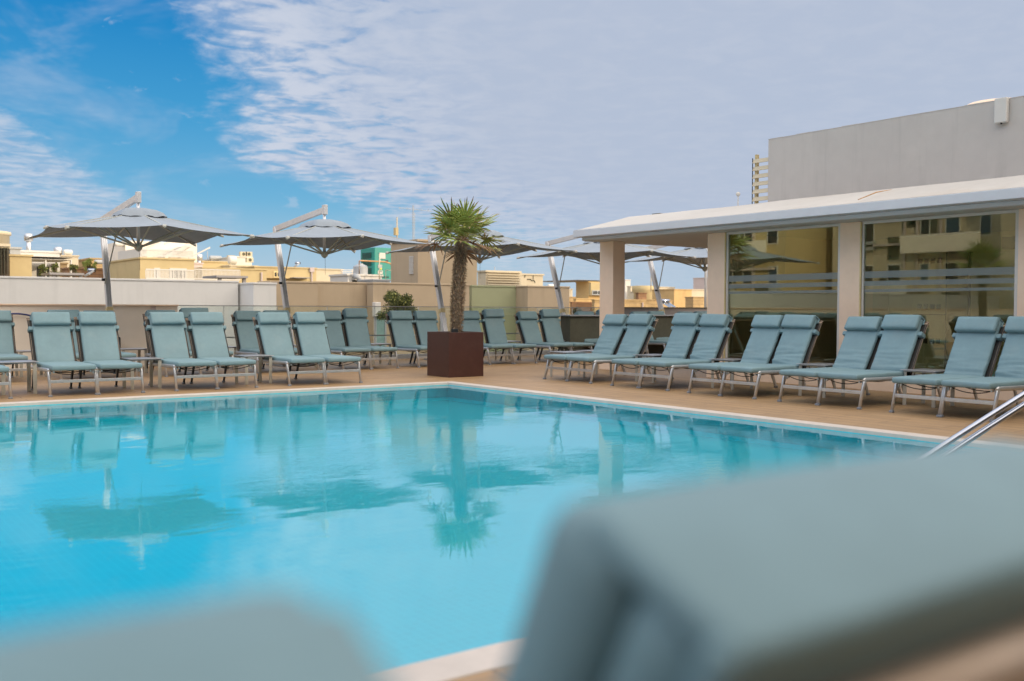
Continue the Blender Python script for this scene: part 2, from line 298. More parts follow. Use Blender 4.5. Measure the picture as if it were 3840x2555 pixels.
# ---------------------------------------------------------------- mesh builder
class MB:
    def __init__(s): s.v = []; s.f = []; s.m = []; s.cur = 0
    def add(s, vs, fs):
        b = len(s.v); s.v += [tuple(p) for p in vs]; s.f += [tuple(b+i for i in f) for f in fs]; s.m += [s.cur]*len(fs); return s
    def box(s, x0, x1, y0, y1, z0, z1):
        vs = [(x, y, z) for x in (x0, x1) for y in (y0, y1) for z in (z0, z1)]
        return s.add(vs, [(0, 1, 3, 2), (4, 6, 7, 5), (0, 4, 5, 1), (2, 3, 7, 6), (0, 2, 6, 4), (1, 5, 7, 3)])
    def bar(s, a, b, w, h, side=None, taper=1.):
        """rectangular bar from a to b; w along 'side', h across"""
        a, b = Vector(a), Vector(b); d = (b-a).normalized()
        sv = Vector(side) if side else (Vector((0, 0, 1)) if abs(d.z) < .9 else Vector((1, 0, 0)))
        sv = (sv - d*sv.dot(d)).normalized(); t = d.cross(sv)
        vs = []
        for p, q in ((a, 1.), (b, taper)):
            for i, j in ((-1, -1), (1, -1), (1, 1), (-1, 1)): vs.append(p + sv*(i*w/2*q) + t*(j*h/2*q))
        return s.add(vs, [(3, 2, 1, 0), (4, 5, 6, 7), (0, 1, 5, 4), (1, 2, 6, 5), (2, 3, 7, 6), (3, 0, 4, 7)])
    def tube(s, pts, r, n=8, sx=1., sy=1., up=(0, 0, 1)):
        pts = [Vector(p) for p in pts]; rs = r if isinstance(r, (list, tuple)) else [r]*len(pts)
        rings = []; up = Vector(up)
        for i, p in enumerate(pts):
            d = (pts[min(i+1, len(pts)-1)] - pts[max(i-1, 0)]).normalized()
            a = d.cross(up); a = d.cross(Vector((1, 0, 0))) if a.length < .05 else a; a.normalize(); b = a.cross(d).normalized()
            rings.append([p + a*(math.cos(q)*rs[i]*sx) + b*(math.sin(q)*rs[i]*sy) for q in (2*math.pi*j/n for j in range(n))])
        vs = [v for rg in rings for v in rg]; fs = []
        for i in range(len(pts)-1):
            for j in range(n): fs.append((i*n+j, i*n+(j+1) % n, (i+1)*n+(j+1) % n, (i+1)*n+j))
        fs.append(tuple(range(n-1, -1, -1))); e = (len(pts)-1)*n; fs.append(tuple(range(e, e+n)))
        return s.add(vs, fs)
    def lathe(s, c, prof, n=16, axis='z'):
        vs = []; 
        for r, h in prof:
            for j in range(n):
                q = 2*math.pi*j/n; a, b = r*math.cos(q), r*math.sin(q)
                vs.append((c[0]+a, c[1]+b, c[2]+h) if axis == 'z' else ((c[0]+h, c[1]+a, c[2]+b) if axis == 'x' else (c[0]+a, c[1]+h, c[2]+b)))
        fs = [(i*n+j, i*n+(j+1) % n, (i+1)*n+(j+1) % n, (i+1)*n+j) for i in range(len(prof)-1) for j in range(n)]
        fs.append(tuple(range(n-1, -1, -1))); e = (len(prof)-1)*n; fs.append(tuple(range(e, e+n)))
        return s.add(vs, fs)
    def pad(s, sx, sy, sz, mtx=None, r=.02, nx=8, ny=6, wr=0., seed=0, puff=.006):
        """stuffed cushion: rounded slab sx*sy*sz, slightly domed, with optional creases (wr) toward its -x end"""
        mtx = mtx or Matrix(); idx = {}; vs = []; fs = []; h = (sx/2, sy/2, sz/2)
        def ticks(H, n):
            e = [-H, -H+.35*r, -H+r]; mid_ = [-H+r+(2*H-2*r)*i/n for i in range(1, n)]
            return e + mid_ + [-q for q in reversed(e)]
        T = (ticks(h[0], nx), ticks(h[1], ny), ticks(h[2], 1) if h[2] > r*1.05 else [-h[2], -h[2]*.5, 0, h[2]*.5, h[2]])
        L = [len(t)-1 for t in T]
        def pt(i, j, kk):
            key = (i, j, kk)
            if key not in idx:
                p = Vector((T[0][i], T[1][j], T[2][kk])); rr = min(r, h[2])
                c = Vector([max(-h[a]+rr, min(h[a]-rr, p[a])) for a in range(3)]); d = p-c
                q = c + d.normalized()*rr if d.length > 1e-9 else p
                u, v = q.x/h[0], q.y/h[1]
                dome = puff*(1-u**4)*(1-v**4)*(1 if q.z > 0 else -.5)*(abs(q.z)/h[2])
                z = q.z + dome
                if wr and q.z > 0:
                    w_ = max(0., -.02-u)**.7
                    z += wr*w_*(noise.noise(Vector((q.x*24+q.y*1.5, q.y*2.6+seed*7, seed))) + .5*noise.noise(Vector((q.x*45-q.y*4, q.y*4, seed*2))))
                z += noise.noise(Vector((q.x*5, q.y*5, seed*3.1)))*sz*.06
                y = q.y + noise.noise(Vector((q.x*4, seed*2.7, q.y)))*.004
                idx[key] = len(vs); vs.append(mtx @ Vector((q.x, y, z)))
            return idx[key]
        for a, b, c in ((0, 1, 2), (1, 2, 0), (2, 0, 1)):
            for side in (0, L[c]):
                for i in range(L[a]):
                    for j in range(L[b]):
                        def g(i, j):
                            t = [0, 0, 0]; t[a] = i; t[b] = j; t[c] = side; return pt(*t)
                        f = (g(i, j), g(i+1, j), g(i+1, j+1), g(i, j+1)); fs.append(f if side else f[::-1])
        return s.add(vs, fs)
    def build(s, name, mats, parent=None, smooth=False, bevel=0., subd=0):
        me = bpy.data.meshes.new(name); me.from_pydata(s.v, [], s.f); me.update()
        mats = mats if isinstance(mats, (list, tuple)) else [mats]
        for mm in mats: me.materials.append(mm)
        if len(mats) > 1: me.polygons.foreach_set('material_index', s.m)
        if smooth: me.polygons.foreach_set('use_smooth', [True]*len(me.polygons))
        o = bpy.data.objects.new(name, me); col.objects.link(o)
        if parent: o.parent = parent
        if bevel:
            b = o.modifiers.new('bevel', 'BEVEL'); b.width = bevel; b.segments = 2; b.limit_method = 'ANGLE'
        if subd:
            b = o.modifiers.new('subd', 'SUBSURF'); b.levels = subd; b.render_levels = subd
        return o
def tag(o, label=None, cat=None, group=None, kind=None):
    if label: o['label'] = label
    if cat: o['category'] = cat
    if group: o['group'] = group
    if kind: o['kind'] = kind
    return o
def empty(name, loc, rz, label, cat, group=None):
    o = bpy.data.objects.new(name, None); col.objects.link(o); o.location = loc; o.rotation_euler = (0, 0, rz); o.empty_display_size = .2
    return tag(o, label, cat, group)
def copy_tree(o, loc, rz, label, group=None):
    c = o.copy(); col.objects.link(c); c.location = loc; c.rotation_euler = (0, 0, rz); c['label'] = label
    if group: c['group'] = group
    for ch in list(o.children):
        d = ch.copy(); col.objects.link(d); d.parent = c
        for g in list(ch.children):
            e = g.copy(); col.objects.link(e); e.parent = d
    return c
# pixel of the 3840-wide photograph -> (x, z) on the vertical plane Y = yw (used to size far buildings at their real distance)
def pix(px, py, yw):
    u, v = px-1920, 1277.5-py; c, s = math.cos(ROLL), math.sin(ROLL); u, v = u*c-v*s, u*s+v*c
    f = 3733*math.cos(PITCH)+v*math.sin(PITCH); z = -3733*math.sin(PITCH)+v*math.cos(PITCH)
    X = u*math.cos(YAW)+f*math.sin(YAW); Y = -u*math.sin(YAW)+f*math.cos(YAW); t = yw/Y
    return X*t, EYE+z*t
# ---------------------------------------------------------------- setting: ground, deck, pool
def slab(name, x0, x1, y0, y1, z0, z1, m):
    return tag(MB().box(x0, x1, y0, y1, z0, z1).build(name, m), kind='structure')
g = MB().add([(-4000, -4000, -13), (4000, -4000, -13), (4000, 4000, -13), (-4000, 4000, -13)], [(0, 1, 2, 3)]); tag(g.build('ground', M['ground']), kind='structure')
PX0, PX1, PY0, PY1 = -9., 8.31, 2.76, 13.08       # pool rim
CW = .19                                           # coping width
deck = MB()
deck.box(-26, 40, PY1+CW, 20.15, -.30, 0)          # far deck
deck.box(-26, PX0-CW, PY0-CW, PY1+CW, -.30, 0)
deck.box(-26, 40, -8, PY0-CW, -.30, 0)
tag(deck.build('deck', M['deckx']), kind='structure')
slab('side_deck', PX1+CW, 40, PY0-CW, PY1+CW, -.30, 0, M['decky'])
cp = MB()
cp.box(PX0-CW, PX1+CW, PY1, PY1+CW, -.10, .006); cp.box(PX0-CW, PX1+CW, PY0-CW, PY0, -.10, .006)
cp.box(PX1, PX1+CW, PY0, PY1, -.10, .006); cp.box(PX0-CW, PX0, PY0, PY1, -.10, .006)
tag(cp.build('pool_coping', M['coping'], bevel=.006), kind='structure')
# a thin dark expansion joint between coping and side deck
slab('deck_joint', PX1+CW, PX1+CW+.012, PY0, PY1+CW, -.02, .003, mat('joint_sealant', (.14, .06, .05), .8))
ba = MB(); D = -.27; e = .012
ba.add([(PX0, PY0, D), (PX1, PY0, D), (PX1, PY1, D), (PX0, PY1, D)], [(0, 1, 2, 3)])
tag(ba.build('pool_floor', M['mosaic']), kind='structure'); ba = MB()
ba.add([(PX0, PY1-.0, D), (PX1, PY1, D), (PX1, PY1, -.10), (PX0, PY1, -.10)], [(0, 1, 2, 3)])
ba.add([(PX1, PY0, D), (PX1, PY1, D), (PX1, PY1, -.10), (PX1, PY0, -.10)], [(3, 2, 1, 0)])
ba.add([(PX0, PY0, D), (PX1, PY0, D), (PX1, PY0, -.10), (PX0, PY0, -.10)], [(3, 2, 1, 0)])
ba.add([(PX0, PY0, D), (PX0, PY1, D), (PX0, PY1, -.10), (PX0, PY0, -.10)], [(0, 1, 2, 3)])
tag(ba.build('pool_walls', M['mosaic_wall']), kind='structure')
tb = MB(); t_ = .008
tb.box(PX0, PX1, PY1-t_, PY1-.001, -.22, -.030); tb.box(PX1-t_, PX1-.001, PY0, PY1, -.22, -.030)
tb.box(PX0, PX1, PY0+.001, PY0+t_, -.22, -.030)
tag(tb.build('pool_waterline', M['tileband']), kind='structure')
wt = MB().add([(PX0+.01, PY0+.01, -.036), (PX1-.01, PY0+.01, -.036), (PX1-.01, PY1-.01, -.036), (PX0+.01, PY1-.01, -.036)], [(0, 1, 2, 3)])
tag(wt.build('water', M['water']), kind='structure')
slab('terrace_podium', -26, 40, -8, 20.1, -12.9, -1.6, M['white'])
slab('lower_terrace', 5.2, 24, 20.2, 24.9, -3.2, -2.9, M['asphalt'])

# ---------------------------------------------------------------- sun loungers
def lounger(name, lean, rear, seed, wr=.004, lift=0., pil_tilt=0., L=.775):
    """local frame: foot end at x = 0, head toward +x, width along y"""
    root = empty(name, (0, 0, 0), 0, '', 'sun lounger')
    a = R(lean); w = .285
    fr = MB()
    for s in (-1, 1):
        fr.tube([(.07, s*w, .325), (.10, s*w, .338), (.6, s*w, .332), (rear-.09, s*w, .328)], .019, 8, 1.0, 1.35)
    fr.tube([(rear-.12, -w, .325), (rear-.12, w, .325)], .014, 6); fr.tube([(.55, -w, .315), (.55, w, .315)], .012, 6)
    for s in (-1, 1):
        fr.box(.085, .115, s*w-s*.02-.012, s*w-s*.02+.012, .285, .325); fr.box(.075, .10, s*(w-.06)-.011, s*(w-.06)+.011, .30, .325)
    fr.build('frame', M['alu'], root, smooth=False, bevel=.002)
    for s in (-1, 1):
        l = MB().tube([(.105, s*w, .345), (.085, s*w, .30), (.0, s*(w+.0), .012)], [.018, .020, .0165], 8, 1., 1.35)
        lo = l.build('leg', M['alu'], root, True); MB().box(-.022, .022, s*w-.024, s*w+.024, 0, .024).build('foot_cap', M['foot'], lo, bevel=.005)
    for s in (-1, 1):
        l = MB().bar((rear-.15, s*(w-.035), .33), (rear, s*(w-.035), .012), .045, .026, (1, 0, 0), .85)
        lo = l.build('leg', M['alu_dark'] if rear < 1.5 else M['alu'], root, bevel=.004); MB().box(rear-.028, rear+.028, s*(w-.035)-.018, s*(w-.035)+.018, 0, .028).build('foot_cap', M['foot'], lo, bevel=.004)
    MB().bar((.048, -w, .192), (.048, w, .192), .040, .018, (0, 0, 1)).build('crossbar', M['alu'], root, bevel=.003)
    # sagging sling seen under the foot of the seat
    sl = MB(); n = 10; vs = []; fs = []
    for ix, x in enumerate((.12, .35, .65, .95)):
        for j in range(n+1):
            y = -w+.03+(2*w-.06)*j/n; vs.append((x, y, .336-.010*(1-((2*j/n-1)**2))))
    for ix in range(3):
        for j in range(n): q = ix*(n+1)+j; fs.append((q, q+1, q+n+2, q+n+1))
    sl.add(vs, fs).build('sling', M['alu_dark'], root, True)
    for kx, dp in ((.12, .052), (.34, .040), (.70, .048)):
        MB().tube([(kx, -w+.03+(2*w-.06)*j/n, .326-dp*(1-((2*j/n-1)**2))) for j in range(n+1)], .0055, 5).build('support_strap', M['alu_dark'], root, True)
    # seat cushion
    seat = MB().pad(1.03, .55, .068, Matrix.Translation((.475, 0, .371)), r=.026, seed=seed).build('seat_cushion', M['teal'], root, True)
    # backrest: hinge at x = .98
    T = Matrix.Translation((.955, 0, .375)) @ Matrix.Rotation(-(math.pi/2-a), 4, 'Y')       # local +x runs up the back, +z faces the sitter
    bf = MB()
    up_ = T.to_3x3() @ Vector((1, 0, 0)); fwd_ = T.to_3x3() @ Vector((0, 0, 1))
    o = Vector((.955, 0, .375)) - fwd_*.095
    for s in (-1, 1):
        p0 = o + Vector((0, s*(w-.018), 0)) + up_*-.02; p1 = o + Vector((0, s*(w-.018), 0)) + up_*(L-.02)
        bf.tube([p0, (p0+p1)/2, p1], .0125, 8, 1., 1.5, up=(0, 1, 0))
        bf.tube([p1, p1+up_*.012], .017, 8, 1, 1.5, up=(0, 1, 0))
    q = o + up_*(L-.04); bf.tube([q+Vector((0, -w, 0)), q+Vector((0, w, 0))], .014, 8, 1., 1.5, up=tuple(fwd_)); q = o + up_*.12; bf.tube([q+Vector((0, -w, 0)), q+Vector((0, w, 0))], .010, 6)
    bf.build('back_frame', M['bronze'], root, True)
    MB().add([o+up_*.0+Vector((0, -w, 0))+fwd_*.012, o+Vector((0, w, 0))+fwd_*.012, o+up_*(L-.055)+Vector((0, w, 0))+fwd_*.012, o+up_*(L-.055)+Vector((0, -w, 0))+fwd_*.012], [(0, 1, 2, 3)]).build('back_sling', M['alu_dark'], root)
    bk = MB()
    bk.pad(L, .485, .062, T @ Matrix.Translation((L/2+.0, 0, -.030)), r=.026, nx=44 if rear > 1.5 else 16, wr=wr, seed=seed+1)
    bk.build('back_cushion', M['teal'], root, True)
    # head pillow with its flap over the top
    py = .495
    hp = MB().pad(.195, py, .072, T @ Matrix.Translation((L-.09+lift, 0, .036)) @ Matrix.Rotation(R(pil_tilt), 4, 'X'), r=.026, nx=6, seed=seed+2, puff=.007)
    po = hp.build('pillow', M['teal'], root, True)
    fl = MB().pad(.07, .50, .020, T @ Matrix.Translation((L-.025, 0, -.070)), r=.008, seed=seed+3, puff=.002)
    fl.pad(.022, .49, .12, T @ Matrix.Translation((L+.004+lift*.6, 0, -.02)), r=.010, seed=seed+4, puff=.001)
    fl.build('flap', M['teal'], po, True)
    for s in (-1, 1): MB().pad(.055, .075, .10, T @ Matrix.Translation((L-.205, s*.256, -.065)), r=.008, nx=2, ny=2, seed=seed+5, puff=0).build('strap', M['teal'], po, True)
    # folding stay behind the back
    MB().tube([(1.25, -.2, .33), tuple(o+up_*.38+Vector((0, -.2, 0)))], .008, 6).build('stay', M['alu'], root, True)
    return root
# leans / rear legs differ a little from chair to chair
V = {}
def proto(key, *a, **k_):
    V[key] = lounger('sun_lounger', *a, **k_); V[key]['used'] = 0
proto('L1', 29, 1.27, 11); proto('L2', 28, 1.27, 23, pil_tilt=1.5); proto('L3', 30.5, 1.27, 31, lift=.012); proto('L4', 27.5, 1.27, 37, pil_tilt=-1.5, lift=-.008)
proto('B1', 24, 1.27, 41); proto('B2', 20, 1.27, 47, lift=.03); proto('B3', 26, 1.27, 53, pil_tilt=1.2)
proto('R1', 30, 1.78, 61, wr=.018); proto('R2', 29, 1.78, 67, wr=.030, pil_tilt=1.3); proto('R3', 31.5, 1.78, 71, wr=.024, pil_tilt=-1.2); proto('R4', 28.5, 1.78, 79, wr=.024, lift=.010)
def place(key, x, y, rz, label, group):
    p = V[key]
    if not p['used']:
        p['used'] = 1; p.location = (x, y, 0); p.rotation_euler = (0, 0, rz); p['label'] = label; p['group'] = group
    else: copy_tree(p, (x, y, 0), rz, label, group)
FR = 'sun loungers along the far edge of the pool'; BR = 'sun loungers in the back row by the railing'; RR = 'sun loungers in front of the glazed pavilion'
fy = 13.79
front = [(1.98, 'L3', 0, 'front row sun lounger at the left picture edge, only its seat corner and feet showing', .0),
 (3.01, 'L1', 0, 'leftmost front row sun lounger shown whole, beside the metal side table at the picture edge', .6),
 (3.60, 'L2', 0, 'front row sun lounger directly below the first parasol pole from the left', -.5),
 (4.62, 'L4', 0, 'front row sun lounger right of the table near the first parasol, headrest pillow slipping askew', 1.2),
 (5.20, 'L3', 0, 'fourth whole sun lounger of the far poolside row counted from the left', -.4),
 (6.28, 'L1', 0, 'front row sun lounger just left of the second parasol pole', .5),
 (6.88, 'L2', 0, 'rightmost front row sun lounger, palest of the row, nearest the palm planter', -1.0)]
for x, kk, _, lab, tw in front: place(kk, x, fy, R(90+tw), lab, FR)
by = 16.75
back = [(2.72, 'B3', 'back row sun lounger at the left picture edge, beside the blue hose on the wall'),
 (3.76, 'B1', 'back row sun lounger half hidden behind the leftmost whole front lounger'),
 (4.34, 'B3', 'back row sun lounger hidden but for its head in front of the first parasol pole'),
 (5.38, 'B1', 'back row sun lounger peeking out left of the lounger with the slipped pillow'),
 (5.96, 'B2', 'back row sun lounger right at the end of the beige wall panel'),
 (6.98, 'B3', 'back row sun lounger half hidden by the lounger left of the second parasol pole'),
 (7.56, 'B1', 'back row sun lounger hidden but for a sliver behind the second parasol pole'),
 (8.62, 'B1', 'back row sun lounger just right of the pale blue rightmost front lounger'),
 (9.22, 'B2', 'back row sun lounger with a raised headrest in front of the dark wall pilaster'),
 (10.26, 'B1', 'back row sun lounger in front of the left bush, two left of the palm trunk'),
 (10.86, 'B1', 'back row sun lounger immediately left of the brown planter, by the third parasol pole'),
 (11.96, 'B1', 'back row sun lounger half hidden behind the palm trunk'),
 (12.55, 'B2', 'back row sun lounger immediately right of the palm trunk'),
 (13.56, 'B3', 'back row sun lounger left of the fourth parasol pole, left of its pair'),
 (14.15, 'B2', 'back row sun lounger left of the dark green bush behind the railing'),
 (15.27, 'B3', 'dark shaded back row sun lounger right of the green bush'),
 (15.86, 'B2', 'dark shaded back row sun lounger cut off by the pavilion corner pillar'),
 (16.98, 'B3', 'back row sun lounger hidden behind the pavilion corner pillar'),
 (17.58, 'B1', 'shaded back row sun lounger seen through the open porch between pillar and front pair'),
 (18.62, 'B3', 'shaded back row sun lounger seen through the open porch near the fifth parasol pole'),
 (19.20, 'B1', 'back row sun lounger at the right end of the porch, mostly behind the front loungers')]
for i, (x, kk, lab) in enumerate(back): place(kk, x, by+random.uniform(-.03, .03), R(90+random.uniform(-.8, .8)), lab, BR)
rx = 10.05
right = [(12.58, 'R3', 'far left sun lounger of the right row, nearest the corner pillar'),
 (11.99, 'R1', 'second sun lounger of the right row, pale side frame standing out at its back'),
 (10.93, 'R4', 'third sun lounger of the right row, in front of the dark porch counter'),
 (10.33, 'R2', 'fourth sun lounger of the right row, creased back in front of the second pillar'),
 (9.35, 'R1', 'fifth sun lounger of the right row, in front of the first window'),
 (8.77, 'R2', 'sixth sun lounger of the right row, at the right edge of the first window'),
 (7.80, 'R3', 'seventh sun lounger of the right row, before the pillar between the two windows'),
 (7.22, 'R4', 'eighth sun lounger of the right row, before the left part of the second window'),
 (6.23, 'R1', 'ninth sun lounger of the right row, the largest shown whole, above the steel handrails'),
 (5.64, 'R2', 'sun lounger of the right row cut off by the right edge of the picture')]
for i, (y, kk, lab) in enumerate(right): place(kk, rx, y, R((.8, -.6, 0, .5, -.4)[i % 5]), lab, RR)
NR = 'two blurred sun loungers right in front of the camera'
proto('N1', 24, 1.78, 83, wr=.012, L=.705); proto('N2', 25, 1.78, 89, L=.70)
place('N1', .582, 1.61, R(-90.), 'large blurred sun lounger filling the lower right of the picture', NR)
place('N2', -.068, 1.575, R(-90.), 'large blurred sun lounger back at the lower left of the picture, before the camera', NR)

# ---------------------------------------------------------------- side tables
def table():
    t = empty('side_table', (0, 0, 0), 0, '', 'side table')
    tp = MB().box(-.245, .245, -.235, .235, .424, .433).build('table_top', M['table'], t, bevel=.003)
    MB().box(-.215, .215, -.205, .205, .408, .4235).build('apron', M['table'], t)
    for sx in (-1, 1):
        for sy in (-1, 1):
            MB().box(sx*.205-.006, sx*.205+.006, sy*.19-.024, sy*.19+.024, 0, .4075).build('leg', M['beigealu'], t, bevel=.002)
    return t
tb0 = table(); first = [True]
TG = 'low metal side tables between the lounger pairs'
def put_table(x, y, rz, label):
    if first[0]: first[0] = False; tb0.location = (x, y, 0); tb0.rotation_euler = (0, 0, rz); tb0['label'] = label; tb0['group'] = TG
    else: copy_tree(tb0, (x, y, 0), rz, label, TG)
for x, lab in [(2.47, 'low metal front row table at the left edge of the picture'), (4.10, 'low metal table in the front row between the first and second whole lounger pairs'), (5.76, 'low metal table in the front row between the second and third lounger pairs')]:
    put_table(x, 14.60, R(90), lab)
for x, lab in [(3.24, 'low metal table in the back row behind the leftmost whole front lounger'), (4.86, 'low metal table in the back row in front of the small black speaker'), (6.48, 'low metal back row table seen just above the front table before the second parasol'),
   (8.10, 'low metal table in the back row behind the rightmost front lounger'), (9.74, 'low metal back row table right of the lounger with raised headrest'), (11.42, 'low metal table in the back row hidden behind the brown planter'),
   (13.06, 'low metal table in the back row right of the first lounger pair past the palm'), (14.72, 'low metal table in the back row below the green bush'), (16.42, 'low metal table in the back row hidden by the corner pillar'), (18.1, 'low metal table in the shaded porch gap between the right row loungers')]:
    put_table(x+.06, 18.15, R(90), lab)
for y, lab in [(11.46, 'low metal table in the right row between the first and second lounger pairs'), (9.84, 'low metal table in the right row between the second and third pairs'), (8.28, 'low metal table in the right row between the third and fourth pairs'), (6.74, 'nearest low metal table of the right row, between the fourth and fifth pairs')]:
    put_table(11.17, y+.01, 0, lab)
put_table(10.68, 12.98+.06, 0, 'low metal table at the far left end of the right row, the nearer of two')
put_table(11.42, 13.20, 0, 'low metal table at the far left end of the right row, the farther of two')

# ---------------------------------------------------------------- cantilever parasols
def parasol():
    """local origin: deck point straight below the canopy centre; post stands toward +y"""
    u = empty('cantilever_parasol', (0, 0, 0), 0, '', 'parasol')
    A = 1.47; HZ = 2.425; AP = 2.83
    # canopy: four corners, four mid-side ribs, cloth sagging between them
    n = 5; vs = [(0, 0, AP+.0)]; fs = []; K = []
    pts = [(-A, -A), (0, -A), (A, -A), (A, 0), (A, A), (0, A), (-A, A), (-A, 0)]
    rz = [HZ-.03, HZ+.065, HZ-.03, HZ+.065, HZ-.03, HZ+.065, HZ-.03, HZ+.065]
    ring = []
    for k_ in range(8):
        a, b = Vector((*pts[k_], rz[k_])), Vector((*pts[(k_+1) % 8], rz[(k_+1) % 8]))
        for i in range(6):
            t = i/6; p = a.lerp(b, t); sag = 4*t*(1-t); nrm = Vector((p.x, p.y, 0)).normalized()
            ring.append(p - nrm*.055*sag + Vector((0, 0, -.005*sag)))
    m_ = len(ring); c0 = Vector((0, 0, AP)); rows = 7
    vs = []; fs = []
    for r_ in range(rows):
        f = .16 + .84*r_/(rows-1)
        for i, p in enumerate(ring):
            t = (i % 6)/6; q = c0.lerp(p, f); q.z -= .05*4*t*(1-t)*f*(1.35-f)+.02*math.sin(f*math.pi); vs.append(q)
    for r_ in range(rows-1):
        for i in range(m_): fs.append((r_*m_+i, (r_+1)*m_+i, (r_+1)*m_+(i+1) % m_, r_*m_+(i+1) % m_))
    cn = MB().add(vs, fs).build('canopy', M['canopy'], u, True)
    # raised vent cap with a loosely hanging hem
    vs = []; fs = []; rr = [.035, .14, .26, .36, .42]; nn = 48
    hh_ = [.046, .040, .016, -.040, -.118]
    for a_, r_ in enumerate(rr):
        for j in range(nn):
            q = 2*math.pi*j/nn; sq = 1/max(abs(math.cos(q)), abs(math.sin(q)))**.75
            f_ = max(0, a_-1)/3
            vs.append((r_*sq*math.cos(q), r_*sq*math.sin(q), AP+hh_[a_]+f_*(.008*math.sin(j*.785*2)+.020*noise.noise(Vector((j*.33, a_*.8, 0)))) + .012*noise.noise(Vector((math.cos(q)*3, math.sin(q)*3, a_)))))
    for a_ in range(4):
        for j in range(nn): fs.append((a_*nn+j, (a_+1)*nn+j, (a_+1)*nn+(j+1) % nn, a_*nn+(j+1) % nn))
    MB().add(vs, fs).build('vent', M['canopy'], cn, True)
    hub = MB().lathe((0, 0, 2.125), [(.006, 0), (.03, .012), (.062, .045), (.072, .075), (.066, .10), (.072, .105), (.072, .125), (.04, .13)], 16).build('hub', M['rib'], u, True)
    MB().tube([(.025, .02, 2.2), (.03, .025, 1.80)], .003, 5).build('pull_cord', M['black'], u)
    for k_ in range(8):
        tip = Vector((*pts[k_], rz[k_]-.025)); top = Vector((0, 0, AP-.03)); d = tip.normalized()
        a = top.lerp(tip, .03)
        rb = MB().bar(a, tip + (tip-a).normalized()*.05, .034, .02, (0, 0, 1)).build('rib', M['rib'], u, bevel=.002)
        MB().box(tip.x-.028, tip.x+.028, tip.y-.028, tip.y+.028, tip.z-.005, tip.z+.035).build('rib_cap', M['hwhite'], rb, bevel=.006)
        mid_ = a.lerp(tip, .56)
        MB().bar((tip.x*.03, tip.y*.03, 2.21), mid_ - Vector((0, 0, .012)), .030, .018, (0, 0, 1)).build('strut', M['rib'], rb, bevel=.002)
    # hanging mast, boom and leaning post
    MB().tube([(0, 0, 2.23), (0, 0, 3.10)], .030, 12).build('hanging_tube', M['mast'], u, True)
    top = Vector((-.11, 1.97, 2.83)); foot = Vector((-.17, 1.02, .10))
    MB().bar((-.0, -.02, 3.065), tuple(top+Vector((0, .06, -.03))), .115, .062, (0, 0, 1)).build('boom', M['mast'], u, bevel=.006)
    hd = MB().box(-.038, .038, -.075, .035, 2.97, 3.16).build('boom_head', M['mast'], u, bevel=.006)
    po = MB().bar(foot, top, .098, .105, (1, 0, 0))
    pp = po.build('post', M['mast'], u, bevel=.008)
    gd = (top-foot).normalized(); back_ = Vector((0, -1, 0)); back_ = (back_-gd*back_.dot(gd)).normalized()
    gr = MB()
    for s in (-.018, .018): gr.bar(foot+back_*.0535+Vector((s, 0, 0))+gd*.1, top+back_*.0535+Vector((s, 0, 0))-gd*.2, .006, .005, (1, 0, 0))
    gr.build('groove', M['metalgrey'], pp)
    cl = foot + gd*1.06
    MB().bar(cl-gd*.05, cl+gd*.05, .115, .125, (1, 0, 0)).build('clamp', M['clamp'], pp, bevel=.006)
    kn = foot + gd*1.66
    kb = MB().tube([kn+Vector((-.04, -.05, 0)), kn+Vector((-.105, -.05, 0))], .026, 12).build('knob', M['black'], pp, True)
    MB().bar(kn+Vector((-.062, -.10, -.08)), (-.0, A-.03, HZ+.06), .020, .020, (1, 0, 0)).build('tilt_rod', M['rib'], u, bevel=.002)
    bs = MB().box(-.42+foot.x, .42+foot.x, .62, 1.42, .0, .075).build('base_plate', M['metalgrey'], u, bevel=.01)
    MB().tube([(foot.x, foot.y-.02, .07), (foot.x, foot.y+.02, .28)], .06, 12).build('socket', M['metalgrey'], bs, True)
    return u
u0 = parasol()
UG = 'grey cantilever parasols in a row behind the loungers'
labs = ['leftmost and largest grey parasol, above the white wall', 'second grey parasol from the left, partly in front of the teal generator', 'middle grey parasol of the row, right behind the palm trunk', 'fourth grey parasol, its hub hidden at the pavilion corner pillar', 'rightmost grey parasol, seen under the porch ceiling']
for i, (hx, dz) in enumerate([(4.97, 0), (8.49, .04), (12.14, -.03), (15.76, .05), (19.16, .04)]):
    if i == 0: u0.location = (hx, 17.85, dz); u0['label'] = labs[0]; u0['group'] = UG; u = u0
    else: u = copy_tree(u0, (hx, 17.85, 0), R((-.0, 2., -2., 3., 1.5)[i]), labs[i], UG)

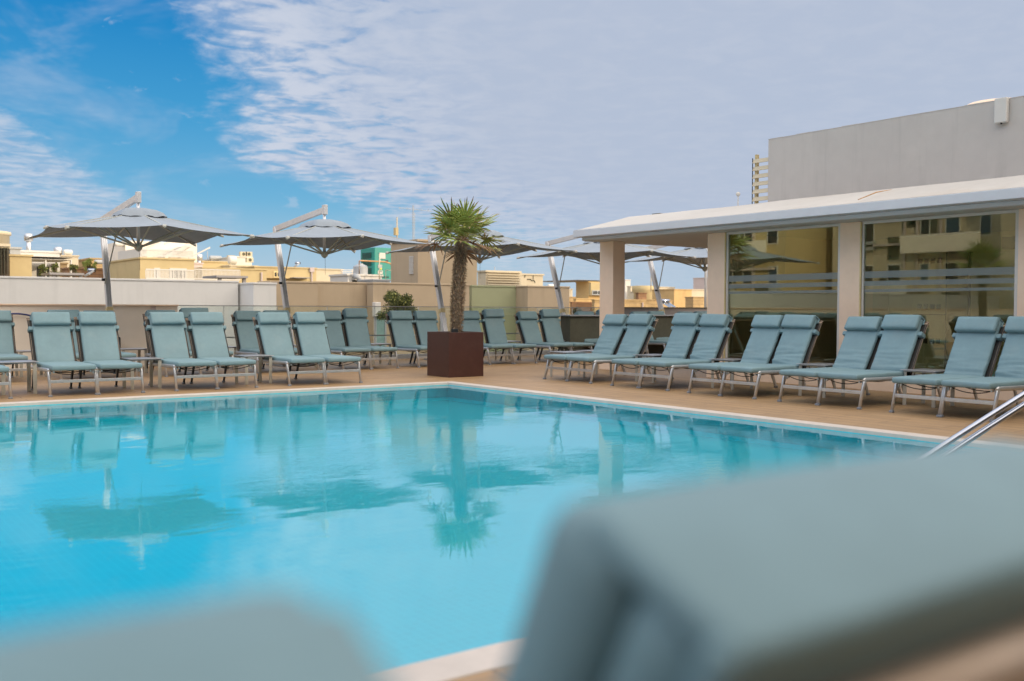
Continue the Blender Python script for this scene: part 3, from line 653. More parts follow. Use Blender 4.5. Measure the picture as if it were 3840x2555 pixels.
# ---------------------------------------------------------------- palms
def palm(name_seed, loc, label, n_fr=25, detail=True):
    rnd = random.Random(name_seed)
    p = empty('palm_tree', loc, 0, label, 'palm tree')
    H0, H1 = .0, 1.70
    def ax(t): return Vector((.02*math.sin(t*2.2)+.03*t+.075*t*t, .01*t, H0+(H1-H0)*t))
    def rad(t): return .066+.023*math.sin(min(1, t*1.15)*math.pi)**.7+(.018 if t > .9 else 0)
    tr = MB(); n = 20; rows = 70; vs = []; fs = []
    for i in range(rows+1):
        t = i/rows; c = ax(t)
        for j in range(n):
            q = 2*math.pi*j/n; r_ = rad(t)*(1+.16*noise.noise(Vector((math.cos(q)*2, math.sin(q)*2, t*18)))+.10*noise.noise(Vector((q*3, t*50, 1))))
            vs.append(c + Vector((math.cos(q)*r_, math.sin(q)*r_, 0)))
    for i in range(rows):
        for j in range(n): fs.append((i*n+j, i*n+(j+1) % n, (i+1)*n+(j+1) % n, (i+1)*n+j))
    tk = tr.add(vs, fs).build('trunk', M['bark'], p, True)
    # matted fibre hairs hanging off the trunk
    fb = MB()
    for i in range(5200 if detail else 1500):
        t = rnd.random()**.9; q = rnd.uniform(0, 2*math.pi); c = ax(t); r_ = rad(t)
        o = Vector((math.cos(q), math.sin(q), 0)); s_ = Vector((-math.sin(q), math.cos(q), 0))
        b = c + o*r_*.93; L_ = rnd.uniform(.03, .085); dr = (o*rnd.uniform(.35, 1.) + s_*rnd.uniform(-.8, .8) + Vector((0, 0, rnd.uniform(-.9, .5)))).normalized()
        e_ = b + dr*L_ + Vector((0, 0, -.012)); wd = rnd.uniform(.0015, .004)
        fb.cur = 0 if rnd.random() < .8 else 1
        fb.add([b+s_*wd, b-s_*wd, b.lerp(e_, .6)-s_*wd*.7+Vector((0, 0, .006)), e_, b.lerp(e_, .6)+s_*wd*.7+Vector((0, 0, .006))], [(0, 1, 2, 3, 4)])
    fb.build('trunk_fibre', [M['fibre'], M['bark']], tk)
    sb = MB()
    for i in range(95):
        t = (i+rnd.random()*.8)/95; q = i*2.4+rnd.uniform(-.3, .3); c = ax(t); r_ = rad(t); o = Vector((math.cos(q), math.sin(q), 0)); s_ = Vector((-math.sin(q), math.cos(q), 0))
        b = c + o*(r_*.92); L_ = rnd.uniform(.04, .11)
        sb.tube([b, b+o*.030+Vector((0, 0, L_*.4)), b+o*(.030+rnd.uniform(0, .02))+s_*rnd.uniform(-.02, .02)+Vector((0, 0, L_))], [.009, .008, .004], 5)
    sb.build('leaf_stub', M['stub'], tk, True)
    # crown: fan leaves, each a ring of narrow folded blades at the end of a petiole
    cr = MB(); top = ax(1.)
    pet = MB()
    for i in range(n_fr):
        f = i/n_fr; q = i*2.39996+rnd.uniform(-.25, .25); elv = R(86-92*f**.75+rnd.uniform(-8, 8)-(16 if f > .92 else 0))
        d = Vector((math.cos(q)*math.cos(elv), math.sin(q)*math.cos(elv), math.sin(elv)))
        pl = (rnd.uniform(.24, .34) if elv > .8 else rnd.uniform(.30, .42)) if elv > -.1 else rnd.uniform(.20, .32)
        b = top + Vector((d.x*.03, d.y*.03, .02-.10*f)); e_ = b + d*pl + Vector((0, 0, -.05*math.cos(elv)*pl/.3))
        pet.cur = 0; pet.tube([b, b.lerp(e_, .5)+Vector((0, 0, .012)), e_], [.011, .007, .006], 5)
        side = d.cross(Vector((0, 0, 1)));
        if side.length < .1: side = Vector((1, 0, 0))
        side.normalize(); nrm = side.cross(d).normalized()
        tilt = rnd.uniform(-.5, .5); side = (side*math.cos(tilt)+nrm*math.sin(tilt)).normalized(); nrm = side.cross(d).normalized()
        nb = rnd.randint(14, 18); R0 = rnd.uniform(.38, .50)*(1. if elv > -.3 else .85); dry = f > .86 or rnd.random() < .06; yl = rnd.random() < .22 or (f > .62 and rnd.random() < .5)
        fan = rnd.uniform(1.75, 2.15)
        for b_ in range(nb):
            a_ = -fan+2*fan*b_/(nb-1); ca, sa = math.cos(a_), math.sin(a_)
            Lb = R0*(.70+.30*math.cos(a_*.62))*rnd.uniform(.9, 1.06)
            bd = (d*ca + side*sa + nrm*.10*abs(sa)).normalized(); ws = bd.cross(nrm).normalized()
            segs = 5; droop = rnd.uniform(.01, .13)*(1.4 if f > .5 else .8); pr = e_; wd = .0150*(1.15-.3*abs(a_)/2)
            L1, L2, RL = [], [], []
            for s_ in range(segs+1):
                u_ = s_/segs; c = e_ + bd*Lb*u_ + Vector((0, 0, -droop*u_**2.5)) + nrm*.05*u_*u_*rnd.uniform(-.2, .2)
                w_ = wd*(1.0 if u_ < .05 else math.sin(min(1., (u_+.18)/1.18)*math.pi)**.55*1.15) if u_ < .99 else .0012
                w_ = min(w_, .004+u_*.07)
                L1.append(c-ws*w_); L2.append(c+ws*w_); RL.append(c+nrm*w_*.55)
            k0 = len(cr.v)
            for s_ in range(segs):
                cr.cur = (2 if (dry or (u_ and s_ >= segs-1 and rnd.random() < .55)) else (1 if yl else 0))
                cr.add([L1[s_], RL[s_], RL[s_+1], L1[s_+1]], [(0, 1, 2, 3)]); cr.add([RL[s_], L2[s_], L2[s_+1], RL[s_+1]], [(0, 1, 2, 3)])
    co = cr.build('crown', [M['frond'], M['frond_y'], M['frond_tip']], p)
    pet.build('leaf_stalk', M['frond_y'], co, True)
    return p
def planter(loc, label):
    p = empty('planter_box', loc, 0, label, 'planter')
    b = MB(); w_ = .35; t = .012; h = .757
    b.box(-w_, w_, -w_, -w_+t, 0, h); b.box(-w_, w_, w_-t, w_, 0, h); b.box(-w_, -w_+t, -w_+t+.0005, w_-t-.0005, 0, h); b.box(w_-t, w_, -w_+t+.0005, w_-t-.0005, 0, h)
    b.build('box', M['corten'], p, bevel=.004)
    MB().box(-w_+t+.001, w_-t-.001, -w_+t+.001, w_-t-.001, .02, .70).build('soil', M['soil'], p)
    return p
planter((9.28, 14.38, 0), 'square dark brown metal planter at the far pool corner')
palm(5, (9.29, 14.37, .69), 'small fan palm with shaggy trunk growing in the brown planter at the pool corner')
planter((-.35, 14.0, 0), 'brown metal planter out of view on the left, mirrored in the pavilion glass')
palm(9, (-.35, 14.0, .66), 'fan palm out of view on the left, mirrored in the pavilion glass', detail=False)
sp = empty('spotlight', (9.10, 14.10, .70), 0, 'small black spotlight on the rim of the brown planter at the foot of the palm', 'spotlight')
MB().box(-.05, .05, -.02, .05, .02, .115).build('lamp_housing', M['black'], sp, bevel=.006); MB().tube([(0, .015, -.02), (0, .015, .03)], .012, 8).build('stem', M['black'], sp, True)

# ---------------------------------------------------------------- handrails at the pool steps
def smooth_path(pts, n=5):
    P4 = [Vector(p) for p in pts]; P4 = [P4[0]] + P4 + [P4[-1]]; out = []
    for i in range(1, len(P4)-2):
        for q in range(n):
            t = q/n; a, b, c, d = P4[i-1:i+3]
            out.append(.5*((2*b)+(c-a)*t+(2*a-5*b+4*c-d)*t*t+(3*b-a-3*c+d)*t**3))
    return out + [P4[-2]]
hr = empty('handrail', (0, 4.12, 0), 0, 'polished steel double tube handrail slanting down into the pool at the right edge', 'handrail')
up_t = [(9.75, 0, .0), (9.75, 0, .45), (9.70, 0, .72), (9.5, 0, .80), (9.25, 0, .745), (8.18, 0, .455), (7.2, 0, .185), (6.75, 0, .06), (6.45, 0, .0), (6.0, 0, -.02)]
lo_t = [(9.45, 0, .0), (9.45, 0, .45), (9.40, 0, .64), (9.25, 0, .65), (8.18, 0, .368), (7.2, 0, .098), (6.9, 0, .015), (6.6, 0, -.10), (6.5, 0, -.4), (6.5, 0, -1.2)]
MB().tube(smooth_path(up_t), .0235, 14, up=(0, 1, 0)).build('rail_tube', M['chrome'], hr, True)
MB().tube(smooth_path(lo_t), .0235, 14, up=(0, 1, 0)).build('rail_tube', M['chrome'], hr, True)
loop = [(6.0, 0, -.02)] + [(6.0-.13*math.sin(q*math.pi/6), -.13+.13*math.cos(q*math.pi/6), -.02) for q in range(1, 6)] + [(6.0, -.26, -.02), (6.5, -.26, -.03)]
MB().tube(loop, .0205, 12).build('end_loop', M['chrome'], hr, True)
for x in (9.75, 9.45): MB().lathe((x, 0, 0), [(.05, .0), (.05, .012), (.03, .02)], 16).build('floor_flange', M['chrome'], hr, True)
# ---------------------------------------------------------------- glazed pavilion on the right
pv = empty('pavilion', (12.62, 14.5, 0), 0, 'low pavilion with pinkish plaster pillars, two big tinted windows and a pale overhanging roof', 'pavilion')
def P_(name, mb, m, parent=None, **kw):
    """build a mesh given in world coordinates as a part of the pavilion"""
    par = parent or pv
    mb.v = [(x-12.62, y-14.5, z) for x, y, z in mb.v]
    return mb.build(name, m, par, **kw)
XF = 12.62; ZC = 2.437
P_('corner_pillar', MB().box(XF, XF+.30, 14.08, 14.46, 0, ZC), M['plaster'], bevel=.006)
for y0, y1 in ((11.32, 11.70), (8.74, 9.08), (5.9, 6.44), (2.9, 3.4)):
    P_('pillar', MB().box(XF, XF+.34, y0, y1, 0, ZC), M['plaster'], bevel=.006)
P_('plinth', MB().box(XF+.002, XF+.12, -6, 11.31, 0, .14), M['plaster'])
for wi, (y0, y1) in enumerate(((9.085, 11.315), (6.445, 8.735), (3.405, 5.895))):
    f = MB(); x0, x1 = XF+.025, XF+.085
    f.box(x0, x1, y0, y0+.045, .141, ZC); f.box(x0, x1, y1-.045, y1, .141, ZC); f.box(x0, x1, y0+.0455, y1-.0455, ZC-.04, ZC-.001); f.box(x0, x1, y0+.0455, y1-.0455, .141, .185)
    wf = P_('window', f, M['hwhite'], bevel=.003)
    P_('glass', MB().box(XF+.05, XF+.058, y0+.046, y1-.046, .186, ZC-.041), M['winglass'], wf)
    fb = MB()
    for z0, z1 in ((1.615, 1.712), (1.503, 1.572), (1.412, 1.453)): fb.add([(XF+.047, y0+.047, z0), (XF+.047, y1-.047, z0), (XF+.047, y1-.047, z1), (XF+.047, y0+.047, z1)], [(0, 1, 2, 3)])
    P_('frosted_band', fb, M['frost'], wf)
P_('ochre_reveal', MB().box(XF+.004, XF+.022, 11.318, 11.3195, .14, ZC-.01).box(XF-.003, XF+.02, 8.716, 8.738, .14, ZC-.01).box(XF-.003, XF+.02, 11.300, 11.319, .14, ZC-.01), M['clamp'])
# ceiling, beam, fascia and roof
P_('ceiling', MB().box(12.26, 22, -6, 14.50, ZC+.001, 2.50), M['soffit'])
sb_ = MB().box(12.20, 12.258, -6, 14.50, 2.445, 2.503); P_('eaves_beam', sb_, M['fascia'], bevel=.01)
rf = MB(); y1 = 14.52; yr = 14.20
rf.box(12.0, 22, -6, y1, 2.503, 2.632)
P_('fascia', rf, M['fascia'], bevel=.008)
# shallow hipped membrane roof with a wavy surface
vs = []; fs = []; nx, ny = 14, 60
ys_ = [-6+19.9*j/(ny-12) for j in range(ny-11)] + [13.9+.62*(j+1)/12-.02*(j == 11) for j in range(12)]
for i in range(nx+1):
    for j in range(ny+1):
        t = i/nx; x = 12.02+1.25*t*t**.0 if i < 6 else 12.02+.104*i*1.2
        x = 12.02 + (1.05*(i/8) if i <= 8 else 1.05+8.8*((i-8)/6)); y = ys_[j]
        h = min((x-12.02)/1.05, (y1-.02-y)/.34, 1.)
        z = 2.636 + .285*h + .012*noise.noise(Vector((x*1.1, y*.9, 0)))*h
        vs.append((x, y, z))
for i in range(nx):
    for j in range(ny): q = i*(ny+1)+j; fs.append((q, q+ny+1, q+ny+2, q+1))
# extra fine rows near the hip end
ro = P_('roof', MB().add(vs, fs), M['roofm'], smooth=True)
P_('roof_crack', MB().tube([(12.10, 8.42, 2.690), (12.35, 8.30, 2.80), (12.62, 8.24, 2.852)], [.006, .009, .003], 5), M['pipe'], ro)
for y, r_ in ((14.0, .05), (11.2, .02)): pass
P_('roof_vent', MB().box(13.3, 13.55, 13.55, 13.75, 2.90, 2.965), M['inner_d'], ro)
P_('antenna', MB().tube([(13.6, 11.9, 2.9), (13.6, 11.9, 3.16)], .010, 6).lathe((13.6, 11.9, 3.15), [(.012, 0), (.035, .02), (.04, .05), (.02, .075)], 10), M['hwhite'], ro)
# back of the room
P_('back_wall', MB().box(16.0, 16.1, -6, 11.69, 0, ZC), M['inner'])
P_('end_wall', MB().box(XF+.345, 15.99, 11.42, 11.60, 0, ZC), M['plaster'])
P_('side_wall', MB().box(XF+.345, 15.99, -6.1, -6.0, 0, ZC), M['inner'])
P_('room_floor', MB().box(XF+.13, 15.99, -5.99, 11.41, .0, .012), M['inner_f'])
for y0, y1_ in ((11.35, 12.0), ):
    pass
lk = []
for i, y0 in enumerate((9.55, 11.95-2.0+.9, 6.75, 4.2)):
    pass
for y0 in (10.42, 8.98, 6.0):       # tall lockers with rows of square vents
    lo = P_('locker', MB().box(15.35, 15.98, y0, y0+.62, .013, 2.12), M['door'], bevel=.01)
    vv = MB()
    for z in (1.93, 1.17, .60):
        for q in range(4): vv.box(15.340, 15.349, y0+.10+q*.115, y0+.175+q*.115, z, z+.085)
    vv.box(15.343, 15.3495, y0+.01, y0+.61, 1.075, 1.09); vv.box(15.343, 15.3495, y0+.005, y0+.02, .02, 2.11)
    P_('locker_vents', vv, M['inner_d'], lo)
for y0 in (9.66, 8.05, 7.10, 5.1, 3.6):
    dd = P_('interior_door', MB().box(15.93, 15.985, y0, y0+.85, .013, 2.10), M['door'])
    P_('door_frame', MB().box(15.90, 15.988, y0-.03, y0-.002, .013, 2.13).box(15.90, 15.988, y0+.852, y0+.88, .013, 2.13).box(15.92, 15.928, y0+.06, y0+.10, 1.0, 1.16), M['inner_d'], dd)
P_('exit_box', MB().box(15.84, 15.97, 7.95, 8.35, 2.14, 2.34), M['inner_d'])
P_('notice', MB().box(15.915, 15.928, 7.30, 7.52, 1.32, 1.56), M['hwhite'])
P_('porch_wall', MB().box(15.95, 15.999, 11.705, 12.1, 0, ZC), M['plaster'])
# dark counter under the porch
ct = empty('bar_counter', (14.6, 14.2, 0), 0, 'dark counter with a thin pale top in the shaded porch', 'counter')
MB().box(-.0, 4.2, 3.55, 3.9, 0, .99).build('body', M['inner_d'], ct); MB().box(-.05, 4.25, 3.48, 3.95, .991, 1.02).build('counter_top', M['metalgrey'], ct, bevel=.004)
# grey upper storey behind the roof
uw = empty('upper_storey', (14, 11.57, 2.93), 0, 'grey rendered upper storey block rising behind the pavilion roof', 'building')
vs = []; n_ = 60
mb = MB(); mb.box(0, 7, -18, 0, 0, 1.21)
top = MB()
for j in range(n_): 
    y = -18*(j/n_); top.box(-.004, .20, y-18/n_+.001, y, 1.2101, 1.222+.010*noise.noise(Vector((y*2.3, 0, 0))))
mb.build('wall', M['upper'], uw); top.build('parapet_edge', M['upper'], uw)
wl = empty('wall_lamp', (13.99, 7.39, 3.99), 0, 'slim white box lamp high on the grey upper wall', 'lamp')
MB().box(-.075, 0, -.09, .09, -.18, .17).build('lamp_body', M['hwhite'], wl, bevel=.012); MB().tube([(-.04, 0, -.2), (-.04, 0, -.17)], .015, 8).build('lamp_socket', M['black'], wl)
sd_ = empty('satellite_dish', (15.2, 8.1, 4.15), 0, 'pale round dish edge showing over the grey upper wall beside the lamp', 'dish')
MB().lathe((0, 0, .10), [(.62, -.01), (.60, .02), (.45, .10), (.2, .145), (.02, .15)], 28).build('dish', M['plaster'], sd_, True); MB().box(-.05, .05, -.05, .05, -.2, .10).build('mount', M['metalgrey'], sd_)
lv = empty('louvre_screen', (14.05, 11.75, 2.93), 0, 'cream louvre screen at the left end of the grey upper wall', 'louvres')
MB().box(-.02, .04, .10, .145, 0, .99).build('upright', M['cream'], lv)
for i in range(7): 
    MB().bar((-.03, -.17, .06+i*.135), (-.03, .175, .06+i*.135), .075, .014, (.35, 0, 1)).build('slat', M['cream2'], lv); 
MB().box(-.045, -.03, .177, .185, .05, .93).build('end_caps', M['black'], lv)

# ---------------------------------------------------------------- terrace edge at the back
YE = 20.0
gr = empty('glass_railing', (6.3, YE, 0), 0, 'frameless glass railing along the back of the terrace', 'railing')
xs = [6.3+.02]; x = 7.26
xs += [7.26+1.158*i for i in range(10)]
for a_, b_ in zip(xs[:-1], xs[1:]):
    MB().box(a_-6.3+.007, b_-6.3-.007, -.007, .007, .06, 1.188).build('pane', M['railglass'], gr)
MB().box(0, xs[-1]-6.3, -.010, .010, 1.189, 1.205).build('top_rail', M['alu'], gr); MB().box(0, xs[-1]-6.3, -.05, .05, 0, .10).build('base_channel', M['metalgrey'], gr)
MB().box(0, xs[-1]-6.3, .30, .33, .52, .55).build('lower_rail', M['alu'], gr)
for x in xs[1:]: MB().box(x-6.3-.005, x-6.3+.005, -.011, .011, .10, 1.188).build('post', M['metalgrey'], gr)
bw = empty('low_wall', (-26, YE, 0), 0, 'low beige panelled wall with a brown capping at the left back of the terrace', 'wall')
MB().box(0, 32.3, -.06, .06, 0, 1.185).build('panel', M['beige'], bw); MB().box(0, 32.32, -.09, .09, 1.186, 1.215).build('capping', M['plaster'], bw, bevel=.004)
MB().box(pix(561, 1150, YE)[0]+26, pix(581, 1150, YE)[0]+26, -.068, -.061, 0, 1.18).build('grey_strip', M['hpink'], bw)
gp = empty('parapet_wall', (17.72, YE, 0), 0, 'plain grey parapet wall closing the porch at the back', 'wall')
MB().box(0, 9, -.08, .08, 0, 1.19).build('wall', M['gpar'], gp); MB().box(-.02, 9, -.11, .11, 1.191, 1.215).build('capping', M['inner_d'], gp)
hs = tag(MB().tube(smooth_path([(pix(a, b, 19.86)[0], 19.86, pix(a, b, 19.86)[1]) for a, b in ((30, 1200), (33, 1180), (60, 1177), (85, 1179), (115, 1185), (135, 1200), (140, 1260))]), .016, 8).build('garden_hose', M['hose'], smooth=True), 'dark blue hose running along the beige wall between two lounger heads', 'hose')
spk = empty('speaker', (4.95, 19.7, 0), 0, 'small black speaker standing on the deck before the beige wall', 'speaker')
MB().box(-.17, .17, -.12, .12, .30, .60).build('cabinet', M['black'], spk, bevel=.03); MB().tube([(0, 0, 0), (0, 0, .31)], .05, 10).build('stand', M['black'], spk)
wb = empty('wall_speaker', (0, 0, 0), 0, 'small white box on the taupe wall above the glass railing', 'box')
x_, z_ = pix(1412, 1160, 24.1); wb.location = (x_, 24.1, z_)
MB().box(-.09, .09, -.09, .09, -.20, .19).build('casing', M['hwhite'], wb, bevel=.02)

def shrub(name, loc, size, n, m, label, seed, stems=7):
    rnd = random.Random(seed); s = empty(name, loc, 0, label, 'bush'); lf = MB(); tw = MB()
    blobs = [(Vector((rnd.uniform(-.75, .75)*size[0], rnd.uniform(-.5, .5)*size[1], rnd.uniform(.35, .95)*size[2])), rnd.uniform(.18, .38)) for _ in range(stems*3)]
    for c, r_ in blobs:
        c.z *= 1-.35*abs(c.x)/size[0]
        tw.tube([(c.x*.2, c.y*.2, 0), c*.5+Vector((0, 0, .1)), c], [.02, .012, .004], 5)
        for _ in range(n//len(blobs)):
            d = Vector((rnd.gauss(0, 1), rnd.gauss(0, 1), rnd.gauss(0, 1))).normalized()*r_*rnd.random()**.4*max(size[0], .5*size[2])*.8
            p = c + d; ln = rnd.uniform(.03, .06); a = Vector((rnd.gauss(0, 1), rnd.gauss(0, 1), rnd.gauss(.5, 1))).normalized(); b = a.cross(Vector((rnd.random(), rnd.random(), rnd.random()))).normalized()*ln*.28
            if p.z < 0: continue
            lf.cur = rnd.random() < .25; lf.add([p-b*.2, p+a*ln*.5-b, p+a*ln, p+a*ln*.5+b], [(0, 1, 2, 3)])
    lf.build('foliage', m, s); tw.build('stems', M['twig'], s)
    return s
shrub('olive_bush', (12.45, 22., .30), (.62, .45, 1.42), 6000, [M['leaf'], M['frond_y']], 'loose olive green bush behind the glass railing, in front of the taupe wall', 3)
shrub('dark_bush', (pix(2162, 1180, 21.3)[0], 21.3, -.6), (.50, .5, 1.75), 10000, [M['leaf2'], M['leaf']], 'dense dark green bush behind the glass railing at the left of the pavilion pillar', 4)

# ---------------------------------------------------------------- neighbouring walls behind the railing (Y = 25)
def side_depth(px0, pxl, py, Y): return pix(px0, py, Y)[0]/pix(pxl, py, 1.)[0]-Y
def block(name, px0, px1, pyt, Y, depth, m, label, cat='building', zb=-12.9, pyb=None, roof=True, roofm=None, build=True):
    """a building whose front face stands at Y and spans those pixels; returns (root, x0, x1, ztop)"""
    if depth < 0: depth = side_depth(px0, -depth, pyt, Y)      # negative: the pixel where the far end of its left side shows
    x0 = pix(px0, pyt, Y)[0]; x1 = pix(px1, pyt, Y)[0]; z1 = pix((px0+px1)/2, pyt, Y)[1]
    if pyb: zb = pix((px0+px1)/2, pyb, Y)[1]
    r_ = empty(name, (x0, Y, zb), 0, label, cat)
    MB().box(0, x1-x0, 0, depth, 0, z1-zb-.06).build('wall', m, r_)
    if roof: MB().box(-.04, x1-x0+.04, -.04, depth+.04, z1-zb-.059, z1-zb).build('coping', roofm or m, r_)
    if name.endswith('house') and (x1-x0) > 2.2 and name not in ('louvre_house', 'cracked_house', 'plant_house', 'white_house'):
        wr_ = random.Random(label)
        for q in range(int((x1-x0)/1.9)):
            if wr_.random() < .62:
                xa = .5+q*1.9+wr_.uniform(0, .5); wz = z1-zb-.95-wr_.choice((0, 0, .25)); wh_ = wr_.choice((.45, .6, .6)); ww_ = wr_.choice((.45, .7, .9))
                if xa+ww_ > x1-x0-.2: continue
                f_ = MB().box(xa-.05, xa+ww_+.05, -.05, -.002, wz-wh_-.06, wz-wh_).box(xa-.04, xa+ww_+.04, -.03, -.002, wz, wz+.04).box(xa-.04, xa, -.03, -.002, wz-wh_, wz).box(xa+ww_, xa+ww_+.04, -.03, -.002, wz-wh_, wz).build('window', M['hwhite'], r_)
                MB().box(xa, xa+ww_, -.012, -.003, wz-wh_, wz).build('pane', M['dark'], f_)
        MB().tube([(x1-x0-.25, -.05, z1-zb-4), (x1-x0-.25, -.05, z1-zb-.15)], .04, 6).build('drainpipe', M['hpink'], r_)
    return r_, x0, x1, z1
def win(root, px0, px1, py0, py1, Y, frame=None, pane=None, bars=1):
    x0, z1 = pix(px0, py0, Y); x1, z0 = pix(px1, py1, Y); L = root.location; f = .05
    o = MB(); o.box(x0, x1, -.03, .0-.002, z1-f, z1).box(x0, x1, -.03, -.002, z0, z0+f)
    o.box(x0, x0+f, -.03, -.002, z0+f, z1-f).box(x1-f, x1, -.03, -.002, z0+f, z1-f)
    for b_ in range(bars): xm = x0+(x1-x0)*(b_+1)/(bars+1); o.box(xm-f*.4, xm+f*.4, -.03, -.002, z0+f, z1-f)
    o.v = [(x-L.x, y+Y-L.y, z-L.z) for x, y, z in o.v]; w_ = o.build('window', frame or M['hwhite'], root)
    p = MB().box(x0+f, x1-f, -.010, -.003, z0+f, z1-f); p.v = [(x-L.x, y+Y-L.y, z-L.z) for x, y, z in p.v]; p.build('pane', pane or M['dark'], w_)
Y1 = 25.
r_, *_ = block('parapet_wall', -500, 897, 1050, Y1, .35, M['white'], 'long white rendered wall behind the left half of the railing', 'wall')
# the wall top keeps one height: rebuilt from its own coordinates
for c in r_.children: pass
x0, zt = pix(0, 1034, Y1)
def wallbox(name, xa, xb, zt, ya, yb, m, label, cat='wall', cap=None, zb=-12.9):
    w_ = empty(name, (xa, ya, zb), 0, label, cat); MB().box(0, xb-xa, 0, yb-ya, 0, zt-zb-.05).build('wall', m, w_)
    MB().box(-.02, xb-xa+.02, -.02, yb-ya+.02, zt-zb-.049, zt-zb).build('coping', cap or m, w_, bevel=.008); return w_
for c in list(r_.children): bpy.data.objects.remove(c)
bpy.data.objects.remove(r_)
X = lambda px, py=1060, Y=Y1: pix(px, py, Y)[0]
wallbox('parapet_wall', -30, X(893), 1.856, Y1, Y1+.4, M['white'], 'long white rendered wall behind the left half of the railing')
wallbox('parapet_wall', X(901), X(985), 1.80, Y1-.9, Y1+.3, M['white'], 'short end of the white wall standing forward beside the taupe wall')
wallbox('taupe_wall', X(985), X(1162), 1.862, Y1-.5, Y1+.3, M['taupe'], 'left taupe garden wall panel next to the white wall')
wallbox('taupe_wall', X(1168), X(1374), 1.875, Y1-.35, Y1+.3, M['taupe'], 'middle taupe wall panel right of the narrow groove')
wallbox('service_box', X(1399, 1060, 25.6), X(1462, 1060, 25.6), 2.0, 25.6, 26.5, M['metalgrey'], 'grey topped service box behind the taupe wall below the teal generator', 'box')
wallbox('taupe_wall', X(1399, 1060, 24.2), X(1760, 1060, 24.2), 1.87, 24.2, 24.2+side_depth(1399, 1376, 1060, 24.2), M['taupe'], 'long right taupe wall panel behind the olive bush')
wallbox('sage_wall', X(1755), X(1921), 1.862, Y1-.2, Y1+.3, M['sage'], 'sage green wall panel right of the palm trunk')
wallbox('taupe_wall', X(1921), X(2076), 1.865, Y1-.8, Y1+.2, M['taupe'], 'rightmost taupe wall block beside the sage green panel')
# tall taupe stair tower behind the palm
tw_, a_, b_, z_ = block('stair_tower', 1567, 1789, 903, 25.6, -1466, M['taupe'], 'tall taupe tower block standing right behind the palm trunk')
g_ = MB(); ya, yb = a_/pix(1537, 1000, 1.)[0], a_/pix(1552, 1000, 1.)[0]; z0 = pix(1544, 1028, (ya+yb)/2)[1]; z1 = pix(1544, 960, (ya+yb)/2)[1]
for q in range(14): zz_ = z0+(z1-z0)*q/14; g_.box(a_-.03, a_-.003, min(ya, yb), max(ya, yb), zz_, zz_+(z1-z0)/22)
L = tw_.location; g_.v = [(x-L.x, y-L.y, z-L.z) for x, y, z in g_.v]; g_.build('louvre_vent', M['hwhite'], tw_)
# doors and a small window low in the walls, seen through the railing
for px0, px1, py0, py1, lab in ((1410, 1453, 1182, 1300, 'pale teal glazed door in the taupe wall seen between the back loungers'), (1656, 1678, 1193, 1262, 'narrow pale teal window in the taupe wall left of the palm')):
    x0, z1 = pix(px0, py0, 24.1); x1, z0 = pix(px1, py1, 24.1)
    d_ = empty('glazed_door', (x0, 24.19, z0), 0, lab, 'door' if px0 < 1500 else 'window'); W_, H_ = x1-x0, z1-z0
    MB().box(0, .05, -.04, 0, 0, H_).box(W_-.05, W_, -.04, 0, 0, H_).box(.05, W_-.05, -.04, 0, H_-.05, H_).build('frame', M['metalgrey'], d_); MB().box(.05, W_-.05, -.02, -.01, 0, H_-.05).build('pane', mat('pale_teal_glass', (.22, .34, .33), .2), d_)

# ---------------------------------------------------------------- rooftops beyond
def at_root(mb, r_, Y): 
    L = r_.location; mb.v = [(x-L.x, y+Y-L.y, z-L.z) for x, y, z in mb.v]; return mb
def rbox(px0, px1, py0, py1, Y, d=.3, mb=None, off=0.):
    x0, z1 = pix(px0, py0, Y); x1, z0 = pix(px1, py1, Y); return (mb or MB()).box(x0, x1, off, off+d, z0, z1)
def railing(r_, px0, px1, py0, py1, Y, n, name='balcony_railing'):
    x0, z1 = pix(px0, py0, Y); x1, z0 = pix(px1, py1, Y); m_ = MB()
    m_.box(x0, x1, -.02, .02, z1-.04, z1).box(x0, x1, -.02, .02, z0, z0+.04)
    for i in range(n+1): x = x0+(x1-x0)*i/n; m_.box(x-.013, x+.013, -.01, .01, z0+.04, z1-.04)
    at_root(m_, r_, Y).build(name, M['hwhite'], r_)
def tank(px0, px1, py0, py1, Y, m, label, name='water_tank', cradle=True):
    x0, z1 = pix(px0, py0, Y); x1, z0 = pix(px1, py1, Y); r = (z1-z0)/2; L_ = x1-x0
    t_ = empty(name, (x0, Y+r, z0), 0, label, 'water tank')
    MB().lathe((0, 0, r), [(r*.55, 0), (r*.9, L_*.05), (r, L_*.14), (r, L_*.86), (r*.9, L_*.95), (r*.55, L_)], 20, 'x').build('barrel', m, t_, True)
    MB().box(L_*.15, L_*.22, -r*.6, r*.6, -.0, r*.5).box(L_*.78, L_*.85, -r*.6, r*.6, 0, r*.5).build('cradle', M['hwhite'], t_)
def pole(px, py0, py1, Y, r, label, name='chimney_flue', cap=True, m=None):
    x, z1 = pix(px, py0, Y); _, z0 = pix(px, py1, Y); t_ = empty(name, (x, Y, z0), 0, label, 'chimney' if cap else 'pole')
    MB().tube([(0, 0, -.3), (0, 0, z1-z0-(.2 if cap else 0))], r, 10).build('pipe', m or M['alu'], t_, True)
    if cap: MB().lathe((0, 0, z1-z0-.30), [(r*1.1, 0), (r*1.8, .04), (r*1.8, .25), (r*1.2, .30)], 12).build('cowl', m or M['alu'], t_, True)
